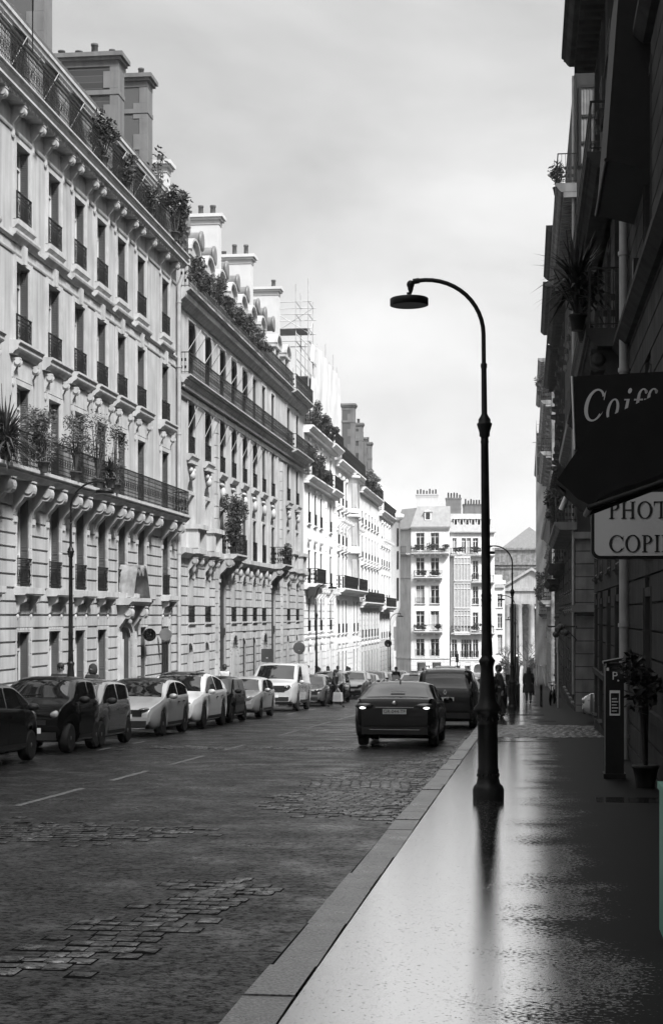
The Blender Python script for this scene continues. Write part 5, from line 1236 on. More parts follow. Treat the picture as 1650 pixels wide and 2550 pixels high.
b = MB(); b.box(-2.462, -2.44, -.55, .55, .40, .412); b.build('bumper_trim', M['chrome'], cam_.root)
b = MB(); b.prism([(-.85, 1.40), (-.72, 1.40), (-.80, 1.50)], lambda p: (p[0], -.015, p[1]), lambda p: (p[0], .015, p[1])); b.build('aerial', M['plastic'], cam_.root)
b = MB(); b.box(-1.52, -1.5, -.16, .16, 1.215, 1.235); b.build('brake_lamp', M['plate'], cam_.root)
kan = Car('mpv', 'black tall people carrier seen from behind in front of the lamp post', -2.36, 46.9+2.1, 1, 'c_black', group=G2, name='people_carrier', rear=dict(tz=1.15, ty=.92, td=.06, tw=.06, th=.22, pz=.86), plate='')
b = MB(); P = [(.0, .085), (.06, 0), (0, -.085), (-.06, 0)]; I = [(a*.5, c*.5) for a, c in P]
for i in range(4): j = (i+1) % 4; b.prism([P[i], P[j], I[j], I[i]], lambda p: (-2.115, p[0], 1.06+p[1]), lambda p: (-2.14, p[0], 1.06+p[1]))
b.build('badge', M['chrome'], kan.root)
b = MB()
for sgn in (1, -1): b.tube([(.2, sgn*.6, 1.78), (.1, sgn*.6, 1.83), (-1.6, sgn*.6, 1.81), (-1.8, sgn*.58, 1.73)], .02, 6)
b.build('roof_rail', M['c_silver'], kan.root)
Car('hatch', 'dark hatchback parked ahead of the black people carrier', -2.36, 58, 1, 'c_dark', group=G2); Car('suv', 'grey tall car parked two ahead of the black people carrier', -2.4, 66, 1, 'c_grey', group=G2)
Car('old_hatch', 'steel grey car parked near the second lamp post on the right', -2.4, 73, 1, 'c_steel', group=G2); Car('hatch', 'dark car parked far ahead by the scooters', -2.4, 82, 1, 'c_dark', group=G2)
taxi = Car('hatch', 'white taxi with a lit roof sign coming up the middle of the street', -6.9, 99, -1, 'c_white', cat='taxi', name='taxi')
b = MB(); b.box(-.12, .12, -.28, .28, 1.47, 1.62); o = b.build('taxi_sign', M['plate'], taxi.root); t = put('lettering', text_mesh('TAXI', .13, M['ink'], ext=.002), o, (.125, 0, 1.545)); t.rotation_euler = (R(90), 0, R(90))
Car('suv', 'grey estate following the white taxi up the street', -6.6, 109, -1, 'c_grey', group='traffic in the middle of the street', name='moving_car'); Car('van', 'dark delivery van far down the middle of the street', -6.3, 126, -1, 'c_dark', cat='van', group='traffic in the middle of the street', name='moving_van')
Car('city', 'silver car nosing out of the side street by the banded pier', 3.5, 51.2, -1, 'c_silver', name='side_street_car')
side = bpy.data.objects['side_street_car']; f = Vector((-1, 0, 0)); u = Vector((0, GR, 1)).normalized(); l = u.cross(f).normalized(); f = l.cross(u); mm = Matrix((f, l, u)).transposed().to_4x4(); mm.translation = (1.72+1.72, 49.6, zs(49.6)); side.matrix_world = mm
HAZE = .0004
# ---------------------------------------------------------------- street lamps
def lamp_meshes():
    c = MB(); c.lathe([(.193, -.1), (.193, .02), (.195, .12), (.177, .17), (.15, .19), (.13, .27), (.137, .29), (.124, .31), (.137, .36), (.124, .385), (.123, .92), (.133, .94), (.123, .955), (.133, .98), (.123, .995), (.133, 1.02), (.130, 1.05), (.145, 1.09), (.172, 1.11), (.165, 1.14), (.118, 1.2), (.10, 1.3), (.088, 1.51), (.08, 1.6), (.08, 1.65), (.093, 1.69), (.103, 1.72), (.085, 1.75), (.066, 1.775), (.072, 1.80), (.068, 1.90), (.067, 1.95), (.062, 2.0), (.060, 2.45), (.066, 2.48), (.06, 2.5), (.066, 2.53), (.058, 2.56), (.056, 3.0), (.047, 4.42), (.053, 4.44), (.047, 4.46), (.048, 4.5), (.064, 4.51), (.066, 4.56), (.078, 4.6), (.094, 4.655), (.094, 4.67), (.076, 4.68), (.076, 4.72), (.05, 4.76), (.036, 4.79), (.033, 5.38)], n=24)
    for z in (1.0, .3):                                    # cast leaf fringe
        for k in range(12): a = 2*pi*k/12; c.ball((.128*cos(a), .128*sin(a), z), .016, .016, .028, 6, 4)
    a = MB(); P = [(0, 0, 5.36), (0, 0, 5.78)]+[(-.72*(1-cos(t*pi/2/12)), 0, 5.78+.70*sin(t*pi/2/12)) for t in range(1, 13)]+[(-.80, 0, 6.475)]
    a.tube(P, .027, 10); a.lathe([(.04, 5.36), (.04, 5.41), (.03, 5.42)], n=12); a.tube([(-.79, 0, 6.475), (-.87, 0, 6.465)], .036, 10); a.ball((-.90, 0, 6.43), .05, .04, .055); a.lathe([(.012, 6.31), (.035, 6.37), (.04, 6.43)], (-.90, 0, 0), 10)
    h = MB(); h.lathe([(.03, 6.33), (.028, 6.30), (.05, 6.275), (.225, 6.26), (.24, 6.25), (.24, 6.17), (.225, 6.165)], (-.92, 0, 0), 28)
    g = MB(); g.lathe([(0, 6.178), (.222, 6.172)], (-.92, 0, 0), 28)
    return [x.mesh(n, m) for x, n, m in ((c, 'column', M['post']), (a, 'curved_arm', M['post']), (h, 'lamp_head', M['post']), (g, 'lamp_glass', mat('lamp_lens', .12, .1, .3, 20)))]
LM = lamp_meshes()
def street_lamp(X, Y, z, flip, label, tilt=0):
    r = empty('street_lamp', (X, Y, z), 0, label, 'street lamp', 'swan-necked street lamps'); r.rotation_euler = (0, R(tilt), pi if flip else 0)
    put('column', LM[0], r); put('curved_arm', LM[1], r); h = put('lamp_head', LM[2], r); put('lamp_glass', LM[3], h); return r
street_lamp(-.47, 20.05, zs(20.05), 0, 'tall black swan-necked street lamp standing in the middle of the wet pavement', -.6)
street_lamp(-.56, 63.8, zs(63.8), 0, 'second swan-necked lamp on the right pavement, beside the bollards')
street_lamp(-.75, 107, zs(107), 0, 'third swan-necked lamp on the right pavement, thin against the church'); street_lamp(-.8, 151, zs(151), 0, 'farthest swan-necked lamp on the right pavement')
street_lamp(-11.85, 41, zs(41), 1, 'swan-necked lamp on the far pavement in front of the slatted shutters'); street_lamp(-11.9, 91, zs(91), 1, 'swan-necked lamp on the far pavement beyond the panel van'); street_lamp(-11.9, 141, zs(141), 1, 'swan-necked lamp on the far pavement near the corner turret'); street_lamp(-9.2, 196, zs(196), 1, 'thin swan-necked lamp in front of the house closing the street')

# ---------------------------------------------------------------- serif letters cut out by hand
def ell(cx, cy, rx, ry, a0, a1, n=26): return [(cx+rx*cos(a0+(a1-a0)*k/n), cy+ry*sin(a0+(a1-a0)*k/n)) for k in range(n+1)]
def ring(o, i): return [[o[k], o[k+1], i[k+1], i[k]] for k in range(len(o)-1)]
def rect(x0, x1, y0, y1): return [[(x0, y0), (x1, y0), (x1, y1), (x0, y1)]]
def stem(x, w_=.15, h=1.0): return rect(x, x+w_, 0, h)+rect(x-.08, x+w_+.08, 0, .045)+rect(x-.08, x+w_+.08, h-.045, h)
GL_ = {
    'P': (stem(.1)+ring(ell(.27, .74, .36, .26, -pi/2, pi/2), ell(.27, .74, .20, .21, -pi/2, pi/2))+rect(.2, .28, .955, 1.0)+rect(.2, .28, .48, .53), .72),
    'H': (stem(.1)+stem(.62)+rect(.25, .62, .47, .54), .95), 'I': (stem(.12), .42), 'T': (stem(.36)[:2]+rect(.0, .86, .93, 1.0)+[[(.0, .93), (.05, .93), (.02, .74), (.0, .74)], [(.81, .93), (.86, .93), (.86, .74), (.84, .74)]], .92),
    'O': (ring(ell(.47, .5, .45, .52, 0, 2*pi, 40), ell(.47, .5, .29, .465, 0, 2*pi, 40)), 1.0),
    'C': (ring(ell(.48, .5, .46, .52, R(38), R(322)), ell(.50, .5, .31, .465, R(34), R(326)))+[[(.80, .84), (.86, .97), (.86, .66), (.83, .66)], [(.80, .16), (.86, .20), (.90, .30), (.84, .22)]], .95),
    'E': (stem(.1)+rect(.25, .66, .0, .05)+rect(.25, .64, .95, 1)+rect(.25, .5, .48, .53)+[[(.66, .0), (.70, .24), (.67, .24), (.62, .05)], [(.64, 1), (.66, .78), (.63, .78), (.6, .95)]], .76),
    'o': (ring(ell(.3, .345, .27, .355, 0, 2*pi, 30), ell(.3, .345, .145, .31, 0, 2*pi, 30)), .66),
    'i': (rect(.12, .25, 0, .68)+rect(.02, .14, .64, .68)+rect(.04, .33, 0, .035)+ring(ell(.19, .94, .085, .085, 0, 2*pi, 14), ell(.19, .94, .001, .001, 0, 2*pi, 14)), .40),
    'f': (rect(.14, .27, 0, .80)+ring(ell(.36, .78, .22, .23, R(30), R(180)), ell(.36, .78, .10, .19, R(30), R(180)))+ring(ell(.5, .90, .06, .06, 0, 2*pi, 12), ell(.5, .9, .001, .001, 0, 2*pi, 12))+rect(.02, .42, .63, .68)+rect(.04, .38, 0, .035), .42),
}
def serif(txt, size, x, z, y0, y1, shear=0, sp=1.0, wx=1.0):
    b = MB()
    for ch in txt:
        ps, ad = GL_[ch]
        for p in ps: b.prism(p, lambda q: (x+(q[0]*wx+q[1]*shear)*size, y0, z+q[1]*size), lambda q: (x+(q[0]*wx+q[1]*shear)*size, y1, z+q[1]*size))
        x += ad*size*sp*wx
    return b
# copy-shop sign hung at right angles to the wall
M['signface'] = mat('grey_sign_panel', .55, .7, .06, 2); M['signink'] = mat('grey_sign_lettering', .5, .7, .08, 3)
sg = empty('hanging_sign', (1.9, 18, .6), 0, 'grey rounded hanging sign with black serif capitals PHOT and COPII under the black awning', 'shop sign')
def rrect(x0, x1, z0, z1, r, n=6):
    P = []
    for cx, cz, a in ((x1-r, z0+r, -pi/2), (x1-r, z1-r, 0), (x0+r, z1-r, pi/2), (x0+r, z0+r, pi)):
        P += [(cx+r*cos(a+pi/2*k/n), cz+r*sin(a+pi/2*k/n)) for k in range(n+1)]
    return P
b = MB(); b.prism(rrect(-1.19, -.02, .03, .80, .09), lambda p: (p[0], .0, p[1]), lambda p: (p[0], .14, p[1])); b.box(-.6, .0, .05, .09, .80, .86); b.build('sign_frame', M['iron'], sg)
b = MB(); b.prism(rrect(-1.155, -.055, .065, .765, .07), lambda p: (p[0], -.012, p[1]), lambda p: (p[0], .01, p[1])); b.build('sign_panel', M['signface'], sg)
b = serif('PHOTO', .187, -1.0, .475, -.02, -.011, wx=.98); b.build('lettering', M['ink'], sg); b = serif('COPIIE', .187, -1.0, .105, -.02, -.011, wx=.98); b.build('lettering', M['ink'], sg)
# black hairdresser's board behind the awning
sg = empty('shop_board', (1.9, 20, 2.0), 0, 'black projecting board with grey italic letters Coiff above the hanging sign', 'shop sign')
b = MB(); b.prism([(-1.30, .08), (-.02, -.04), (-.02, 1.0), (-1.33, .95)], lambda p: (p[0], 0, p[1]), lambda p: (p[0], .35, p[1])); b.build('board', M['awndark'], sg)
b = serif('Coiff', .385, -1.235, .40, -.012, -.001, shear=.2, sp=1.08, wx=.70); b.build('lettering', M['signink'], sg)
b = MB(); b.tube([(-1.345, .1, .97), (-1.31, .1, .06)], .012, 6); b.build('edge_trim', M['frame'], sg)
aw = empty('shop_awning', (1.9, 15, .95), 0, 'black canvas shop awning jutting over the pavement in front of the hanging sign', 'awning')
Q = [(0, 1.42), (-1.27, .83), (-1.62, .31), (-1.53, .23), (-1.43, .13), (-1.31, .07), (-1.2, .17), (-.95, .26), (-.66, .36), (0, .72)]
b = MB()
ny = 4
for k in range(ny):
    ya, yb = 1.0*k/ny, 1.0*(k+1)/ny; sg_ = .02*sin(k*2.1)
    for i in range(len(Q)-1):
        (x0, z0), (x1, z1) = Q[i], Q[i+1]; b.quad((x0, ya, z0), (x1, ya, z1+sg_*(i in (1, 2))), (x1, yb, z1+sg_*(i in (1, 2))), (x0, yb, z0))
for y in (0, 1.0): b.add([(x, y, z) for x, z in Q], [tuple(range(len(Q)))])
b.build('canopy', M['awndark'], aw)
b = MB(); b.tube([(-1.33, -.02, .05), (-.6, -.03, .30), (0, -.03, .55)], .028, 8); b.tube([(-1.33, 1.0, .05), (0, 1.0, .55)], .028, 8); b.tube([(-1.32, -.02, .05), (-1.32, 1.02, .05)], .03, 8); b.build('folding_arm', M['iron'], aw)
b = MB(); b.tube([(-1.46, 1.06, .33), (-1.56, 1.06, .10)], .03, 6); b.build('edge_trim', M['frame'], aw)
aw = empty('window_awning', (1.9, 24.8, 6.7), 0, 'black canvas blind hanging in front of the upper windows on the right', 'awning')
b = MB(); b.prism([(0, 4.6), (-.45, 3.6), (-.7, .25), (0, .05)], lambda p: (p[0], 0, p[1]), lambda p: (p[0], 3.4, p[1])); b.build('canopy', M['awndark'], aw); b = MB(); b.tube([(-.7, 0, .25), (-.7, 3.4, .25)], .03, 8); b.build('roller', M['iron'], aw)

# ---------------------------------------------------------------- parking meter and other furniture on the right pavement
pm = empty('parking_meter', (1.29, 24.05, zs(24.05)), 0, 'black parking ticket machine with a white P and a small notice panel', 'parking meter')
b = MB(); b.box(-.135, .135, -.02, .34, 0, 1.66); b.box(-.16, .16, -.04, .36, 0, .08); b.prism([(-.165, 1.70), (.165, 1.76), (.165, 1.80), (-.165, 1.735)], lambda p: (p[0], -.06, p[1]), lambda p: (p[0], .38, p[1])); b.box(-.12, .12, .0, .3, 1.66, 1.71); b.build('cabinet', M['post'], pm)
b = MB(); b.box(-.075, .075, -.03, -.02, .94, 1.31); o = b.build('notice_panel', M['plate'], pm); b = MB(); b.box(-.06, .06, -.035, -.029, .97, 1.27); b.build('notice_sheet', M['c_dark'], o)
for k in range(5): b = MB(); b.box(-.045, .03+.02*(k % 2), -.038, -.034, 1.0+.045*k, 1.015+.045*k); b.build('notice_line', M['signink'], o)
t = put('lettering', text_mesh('P', .17, M['plate'], ext=.003), pm, (.0, -.026, 1.52)); t.rotation_euler = (R(90), 0, 0)
b = MB(); b.lathe([(.0, -.028), (.014, -.026), (.014, -.02)], (.05, 0, 1.455), 10, 'y'); b.build('coin_button', M['plate'], pm); b = MB(); b.box(-.12, -.085, -.03, -.02, 1.6, 1.645); b.build('sticker', M['plate'], pm)
b = MB(); b.box(.85, 1.85, 19.0, 20.4, zs(19.7)-.02, zs(20.4)+.02); 
tag(b.build('door_mat', M['c_black']), 'black flat mat lying on the pavement before the shop door', 'mat')
b = MB(); b.box(.785, 1.3, 9.2, 9.75, zs(9.4)+.06, zs(9.4)+.90); b.box(.775, 1.32, 9.18, 9.77, zs(9.4)+.90, zs(9.4)+.94)
for x in (.83, 1.25): b.lathe([(.06, x-.03), (.06, x+.03)], (0, 9.3, zs(9.4)+.06), 12, 'x')
o = tag(b.build('wheelie_bin', mat('teal_plastic', (.075, .19, .15), .5, .08, 3)), 'teal green bin just showing at the edge of the wet pavement', 'bin')
def bollard(X, Y, label):
    b = MB(); b.lathe([(.055, -.05), (.055, .88), (.06, .89), (.06, .93), (.045, .96), (0, .965)], n=12); o = b.build('bollard', M['post'], None, (X, Y, zs(Y))); tag(o, label, 'bollard', 'black bollards'); 
    return o
bollard(.62, 69.6, 'slim black bollard standing alone right of the woman in the dark coat'); bollard(-.42, 68.5, 'slim black bollard just right of the second lamp base'); bollard(-.36, 74, 'slim black bollard behind the second lamp, nearer the walking figure')
bk = empty('wall_bracket', (1.9, 61.7, -.62), 0, 'iron wall bracket with dark round flower balls on the banded pier', 'bracket')
b = MB(); b.tube([(0, 0, .22), (-1.1, 0, .22)], .03, 6); b.tube([(0, 0, -.3), (-.5, 0, .2)], .02, 6); b.build('arm', M['iron'], bk)
b = MB()
for dx, dz in ((-.55, 0), (-.72, .12), (-.8, -.08), (-.62, .2), (-.45, -.02)): b.ball((dx, 0, dz), .13, .13, .13, 8, 6)
b.build('flower_ball', M['leaf'], bk)
def sign_post(X, Y, z, h, kind, label, m='c_steel', face=1, name='road_sign'):
    r = empty(name, (X, Y, z), 0, label, 'road sign', 'sign posts'); b = MB(); b.tube([(0, 0, -.05), (0, 0, h)], .035, 8); b.build('pole', M['steel'] if m != 'c_black' else M['post'], r)
    b = MB()
    if kind == 'round': b.lathe([(.0, -.05), (.29, -.05), (.31, -.045), (.31, -.03), (0, -.03)], (0, 0, h-.3), 24, 'y')
    elif kind == 'square': b.prism(rrect(-.26, .26, h-.62, h-.02, .05), lambda p: (p[0], -.05, p[1]), lambda p: (p[0], -.03, p[1]))
    elif kind == 'edge': b.prism(rrect(-.2, .2, h-.7, h-.02, .05), lambda p: (-.03, p[0], p[1]), lambda p: (-.045, p[0], p[1]))
    b.build('sign_plate', M[m], r)
    b = MB(); b.box(-.04, .04, -.06, .05, h-.45, h-.41); b.build('clamp', M['steel'], r)
sign_post(-11.5, 71, zs(71), 2.5, 'square', 'grey back of a square road sign on a pole behind the panel van', 'c_steel'); sign_post(-11.5, 81.2, zs(81.2), 2.95, 'round', 'pale grey back of a round road sign on a pole before the carved white house', 'c_grey')
sign_post(1.3, 68, zs(68), 3.0, 'edge', 'pale road sign seen edge-on by the shaded wall past the bollard', 'c_white'); sign_post(-11.4, 133, zs(133), 4.0, 'round', 'tall black round sign near the corner turret', 'c_black')
for X, Y, zz_, m, lab in ((-13.72, 57.8, -.69, 'signface', 'pale round projecting shop sign with spokes beside the drainpipe'), (-13.6, 59.9, -.70, 'c_black', 'black round projecting shop sign over the dark doorway')):
    r = empty('round_shop_sign', (X, Y, zz_-.23), 0, lab, 'shop sign', 'round signs by the dark doorway'); b = MB(); b.lathe([(0, -.04), (.22, -.04), (.235, -.03), (.235, .03), (0, .03)], (0, 0, .23), 24, 'y'); o = b.build('disc', M[m], r)
    b = MB(); b.lathe([(.225, -.045), (.24, -.045), (.24, -.03), (.225, -.03)], (0, 0, .23), 24, 'y')
    if m == 'signface':
        for a in (.3, 1.9, 3.6): b.box(-.008, .008, -.047, -.04, .23, .4) if a < 1 else b.tube([(0, -.045, .23), (.2*cos(a), -.045, .23+.2*sin(a))], .008, 4)
        b.lathe([(0, -.05), (.05, -.05), (.05, -.04)], (0, 0, .23), 10, 'y')
    b.build('rim_and_mark', M['c_black'] if m == 'signface' else M['c_grey'], r); b = MB(); b.tube([(0, 0, .23), (-.35, 0, .23)], .015, 6); b.build('bracket', M['iron'], r)
def traffic_light(X, Y, label, lit=True):
    r = empty('traffic_light', (X, Y, zs(Y)), 0, label, 'traffic light', 'traffic lights at the square'); b = MB(); b.tube([(0, 0, -.05), (0, 0, 2.6)], .06, 8); b.build('pole', M['post'], r)
    b = MB(); b.box(-.17, .17, -.14, .14, 2.4, 3.4); o = b.build('signal_box', M['post'], r)
    for k in range(3): b = MB(); b.lathe([(0, -.17), (.1, -.16), (.1, -.14)], (0, 0, 2.6+.3*k), 12, 'y'); b.build('signal_lamp', M['lit'] if (lit and k == 2) else M['lensd'], o)
traffic_light(-1.1, 188, 'traffic light with its top lamp lit beside the far lamp posts'); traffic_light(-8.2, 192, 'dark traffic light in front of the glazed bow window house', False)
def bicycle(X, Y, rz, label):
    r = empty('bicycle', (X, Y, zs(Y)), rz, label, 'bicycle', 'bicycles by the shaded wall')
    for x in (-.52, .52): b = MB(); b.lathe([(.32, -.02), (.345, 0), (.32, .02), (.30, 0), (.32, -.02)], (x, 0, .345), 24, 'y'); b.build('wheel', M['tyre'], r)
    b = MB(); P = dict(s=(-.2, 0, .85), h=(.38, 0, .9), bb=(-.08, 0, .3), r=(-.52, 0, .345), f=(.52, 0, .345))
    for a, c in (('s', 'bb'), ('bb', 'h'), ('s', 'h'), ('s', 'r'), ('bb', 'r'), ('h', 'f')): b.tube([P[a], P[c]], .018, 6)
    b.build('frame', M['c_dark'], r); b = MB(); b.tube([(.36, -.25, 1.0), (.4, 0, 1.02), (.36, .25, 1.0)], .014, 6); b.tube([(.38, 0, .88), (.4, 0, 1.02)], .015, 6); b.build('handlebar', M['post'], r); b = MB(); b.ball((-.22, 0, .9), .13, .07, .035); b.build('saddle', M['plastic'], r)
bicycle(1.15, 73, R(80), 'dark bicycle leaning nearest the bollard on the shaded side'); bicycle(1.35, 75.2, R(95), 'second dark bicycle, half hidden behind the first at the wall')
def scooter(X, Y, rz, label, z=zs):
    r = empty('motor_scooter', (X, Y, z(Y)), rz, label, 'scooter', 'scooters by the kerb')
    for x in (-.6, .6): b = MB(); b.lathe([(.1, -.06), (.22, -.06), (.25, 0), (.22, .06), (.1, .06)], (x, 0, .25), 18, 'y'); b.build('wheel', M['tyre'], r)
    b = MB(); b.prism([(-.85, .5), (-.75, .3), (-.2, .25), (.3, .22), (.42, .5), (.52, .95), (.44, 1.0), (.3, .5), (-.05, .42), (-.1, .72), (-.75, .78)], lambda p: (p[0], -.17, p[1]), lambda p: (p[0], .17, p[1])); b.build('body', M['c_black'], r)
    b = MB(); b.ball((-.42, 0, .8), .38, .15, .06); b.build('saddle', M['plastic'], r); b = MB(); b.tube([(.4, -.34, 1.06), (.46, 0, 1.04), (.4, .34, 1.06)], .02, 6); b.build('handlebar', M['plastic'], r); b = MB(); b.ball((.56, 0, .88), .05, .09, .07); b.build('headlight', M['lens'], r)
    b = MB(); b.prism([(.5, -.2), (.5, .2), (.44, .16), (.44, -.16)], lambda p: (p[0]+.02, p[1], .95), lambda p: (p[0]-.14, p[1], 1.35)); b.build('wind_screen', M['cglass'], r)
scooter(-.95, 55.2, R(100), 'black scooter parked at the kerb behind the big lamp post'); scooter(-.9, 78, R(80), 'black scooter standing beyond the second lamp on the right'); scooter(-8.0, 98.9, R(-90), 'dark scooter ridden between the parked cars and the white taxi', zr)

# ---------------------------------------------------------------- plants
def shrub(name, label, X, Y, z, rx, ry, rz, n, leaf, m='leaf', trunk=0.0, spiky=False, group='plants on the balconies', cat='plant', pot=True, clumps=7, seed=0):
    rnd = random.Random(seed or hash((round(X, 1), round(Y, 1))) % 9999)
    r = empty(name, (X, Y, z), 0, label, cat, group); b = MB(); st = MB()
    if pot: st.lathe([(.12, 0), (.17, .26), (.19, .27), (.19, .31), (.15, .31)], n=10)
    z0 = .3+trunk
    C = []
    for k in range(clumps):
        u = rnd.uniform(0, 2*pi); q = rnd.uniform(.1, .75); C.append((rx*q*cos(u), ry*q*sin(u), z0+rz*(1+rnd.uniform(-.75, .8)), rnd.uniform(.35, .62)))
        st.tube([(0, 0, .28), (C[-1][0]*.3, C[-1][1]*.3, .28+trunk*.8+.1), (C[-1][0]*.8, C[-1][1]*.8, C[-1][2])], [.03, .022, .008], 5)
    if spiky:
        for k in range(n):
            u = rnd.uniform(0, 2*pi); e = rnd.uniform(-.5, 1.35); L_ = rz*rnd.uniform(.8, 1.25); d = Vector((cos(u)*cos(e)*rx/rz, sin(u)*cos(e)*ry/rz, sin(e))); o = Vector((0, 0, z0+rnd.uniform(0, .5)*rz)); w_ = d.cross(Vector((0, 0, 1))).normalized()*leaf
            dr = Vector((0, 0, -.25*L_*(1-abs(e)/1.6))); b.add([o-w_, o+w_, o+d*L_*.55+w_*.9, o+d*L_+dr, o+d*L_*.55-w_*.9], [(0, 1, 2, 4), (4, 2, 3)])
    else:
        for k in range(n):
            c = C[rnd.randrange(len(C))]; v = Vector((rnd.gauss(0, 1), rnd.gauss(0, 1), rnd.gauss(0, 1))).normalized()*(rnd.random()**.4)
            p = Vector((c[0]+v.x*rx*c[3], c[1]+v.y*ry*c[3], c[2]+v.z*rz*c[3])); a = Vector((rnd.gauss(0, 1), rnd.gauss(0, 1), rnd.gauss(0, .7))).normalized(); t = a.cross(Vector((rnd.gauss(0, 1), rnd.gauss(0, 1), rnd.gauss(0, 1)))).normalized(); s = leaf*rnd.uniform(.6, 1.4)
            b.add([p-a*s, p+t*s*.35, p+a*s, p-t*s*.35], [(0, 1, 2, 3)])
    b.build('foliage', M[m], r); st.build('stem', M['bark'] if m != 'leafd' else M['leafd'], r); return r
PA = 'plants on the balconies'
shrub('spiky_plant', 'dark spiky plant on the great balcony cut off by the frame', -13.35, 40.2, 4.0, .9, 1.1, 1.0, 190, .03, spiky=True); shrub('balcony_shrub', 'large feathery shrub spilling over the great balcony', -13.2, 43.0, 3.95, .5, 1.2, .7, 3000, .05, 'leafp', clumps=16)
shrub('olive_tree', 'small round-headed tree on the great balcony beside the feathery shrub', -13.35, 46.7, 4.0, .45, .75, .55, 1300, .05, 'leafp', trunk=.55, clumps=10); shrub('olive_tree', 'wispy open-crowned tree on the great balcony, right of the round-headed one', -13.35, 49.2, 4.0, .45, .9, .75, 900, .04, trunk=.5, clumps=16)
shrub('balcony_shrub', 'thin leafy bush at the right end of the great balcony plants', -13.3, 51.2, 4.0, .45, .6, .75, 420, .05, trunk=.4); shrub('spiky_plant', 'low spiky agave curling over the great balcony rail', -13.2, 50.2, 4.1, .5, .6, .6, 50, .03, spiky=True)
shrub('balcony_shrub', 'tall leafy bush on the top balcony under the brick chimneys', -13.5, 50.4, 14.45, .5, .7, .65, 900, .09, trunk=.15); shrub('balcony_shrub', 'lower bush on the top balcony, right of the tall leafy one', -13.5, 53.4, 14.45, .45, .8, .4, 600, .08); shrub('balcony_shrub', 'wide bush in the middle of the top balcony run', -13.5, 57.0, 14.45, .45, 1.2, .4, 800, .08)
shrub('balcony_shrub', 'bushy dark plant at the far end of the top balcony', -13.4, 60.6, 14.45, .55, 1.1, .75, 1300, .10, trunk=.15, clumps=10); shrub('sapling', 'thin sapling rising against the sky at the end of the top balcony', -13.9, 60.2, 14.45, .5, .9, .8, 170, .09, trunk=1.4, clumps=9)
for i, (Y, l, h) in enumerate(((64.6, 1.0, .5), (67.0, 1.3, .35), (69.2, 1.2, .6), (71.4, 1.2, .35), (74.0, 1.3, .35), (76.6, 1.2, .4), (79.2, 1.0, .55), (81.5, 1.1, .3))):
    shrub('balcony_hedge', ('clipped dark hedge section at the near end of the upper balcony', 'low hedge section second along the upper balcony', 'tall bushy clump on the upper balcony below the first white chimney', 'low hedge section after the tall bushy clump', 'thin trailing hedge section midway on the upper balcony', 'ragged hedge section midway on the upper balcony', 'tall pale-tipped bush past the middle of the upper balcony', 'last low hedge section on the upper balcony')[i], -13.3, Y, 13.32, .38, l, h, 900, .075, 'leaf' if i != 6 else 'leafp', pot=False, clumps=10)
shrub('balcony_shrub', 'big dark rounded bush on the small balcony of the long pale house', -13.35, 72.6, 2.86, .6, 1.1, 1.15, 3200, .075, clumps=14, trunk=.1); shrub('balcony_shrub', 'low trailing plant on the second small balcony of the long pale house', -13.3, 88.4, 2.9, .5, 1.1, .4, 900, .07, clumps=8)
for i, (Y, z, h) in enumerate(((102, 12.2, .6), (105, 12.2, .45), (108, 12.2, .5), (111, 12.2, .35), (101.8, 9.0, .8), (104.5, 9.0, .55), (108, 9.0, .3))):
    shrub('balcony_shrub', ('tall dark bush at the near end of the top balcony of the white house', 'bush second along the top balcony of the white house', 'leafy clump third along the top balcony of the white house', 'small plant last on the top balcony of the white house', 'big bush at the near end of the lower balcony of the white house', 'loose bush second along the lower balcony of the white house', 'low plant third on the lower balcony of the white house')[i], -13.35, Y, z, .45, 1.2, h, 800, .09, clumps=9)
for i, Y in enumerate((137, 140, 143.5)): shrub('balcony_shrub', ('bush on the top terrace beside the far chimneys', 'middle bush on the far top terrace', 'last ragged bush on the far top terrace')[i], -13.3, Y, 11.0, .5, 1.4, .6, 600, .11, 'leafp', clumps=9)
for i, (X, Y, z, w_, h) in enumerate(((-14.9, 219.5, 8.7, .7, .35), (-13.0, 219.5, 8.7, 1.0, .5), (-11.2, 219.5, 8.7, .7, .4), (-9.2, 219.9, 8.5, 1.0, .3), (-6.8, 220.3, 8.5, 1.3, .35), (-14.2, 219.5, 5.3, .8, .3), (-12.4, 219.5, 5.3, .8, .3), (-14.4, 219.5, -2.1, .8, .3), (-12, 219.5, -2.1, .6, .35), (-6.2, 220.3, -2.3, 1.9, .5))):
    shrub('window_box_plant', ('plants at the left of the top balcony of the end house', 'tallest plants amid the top balcony of the end house', 'plants at the right of the top balcony of the end house', 'low greenery on the wing balcony by the bow window', 'long greenery on the wing balcony at the roof edge', 'left flower box on the third-floor balcony of the end house', 'right flower box on the third-floor balcony of the end house', 'left greenery on the lowest balcony of the end house', 'right greenery on the lowest balcony of the end house', 'dark hedge filling the low balcony of the wing')[i], X, Y, z, w_, .4, h, 420, .13, pot=False, clumps=8, group='plants on the end house')
shrub('yucca', 'dark spiky yucca leaning over the right balcony', .98, 31.6, 5.55, .85, .9, .95, 150, .03, 'leafd', spiky=True, trunk=.3); shrub('balcony_shrub', 'dark drooping bush under the yucca on the right balcony', 1.15, 32.6, 5.5, .4, .9, .5, 700, .07, 'leafd'); shrub('balcony_shrub', 'leafy bush behind the right balcony rail against the sky', 1.2, 64, 16.6, .4, .8, .45, 500, .07, group=PA)
shrub('balcony_shrub', 'small plant on the pale narrow house high on the right', .95, 121, 16.5, .4, .8, .7, 350, .1); shrub('balcony_shrub', 'plant trailing from the low far balcony on the right', .95, 124, 1.2, .5, 1.2, .9, 900, .1); shrub('balcony_shrub', 'dark bush on the low balcony past the side street', 1.1, 66, 3.65, .5, 1.5, .6, 900, .08)
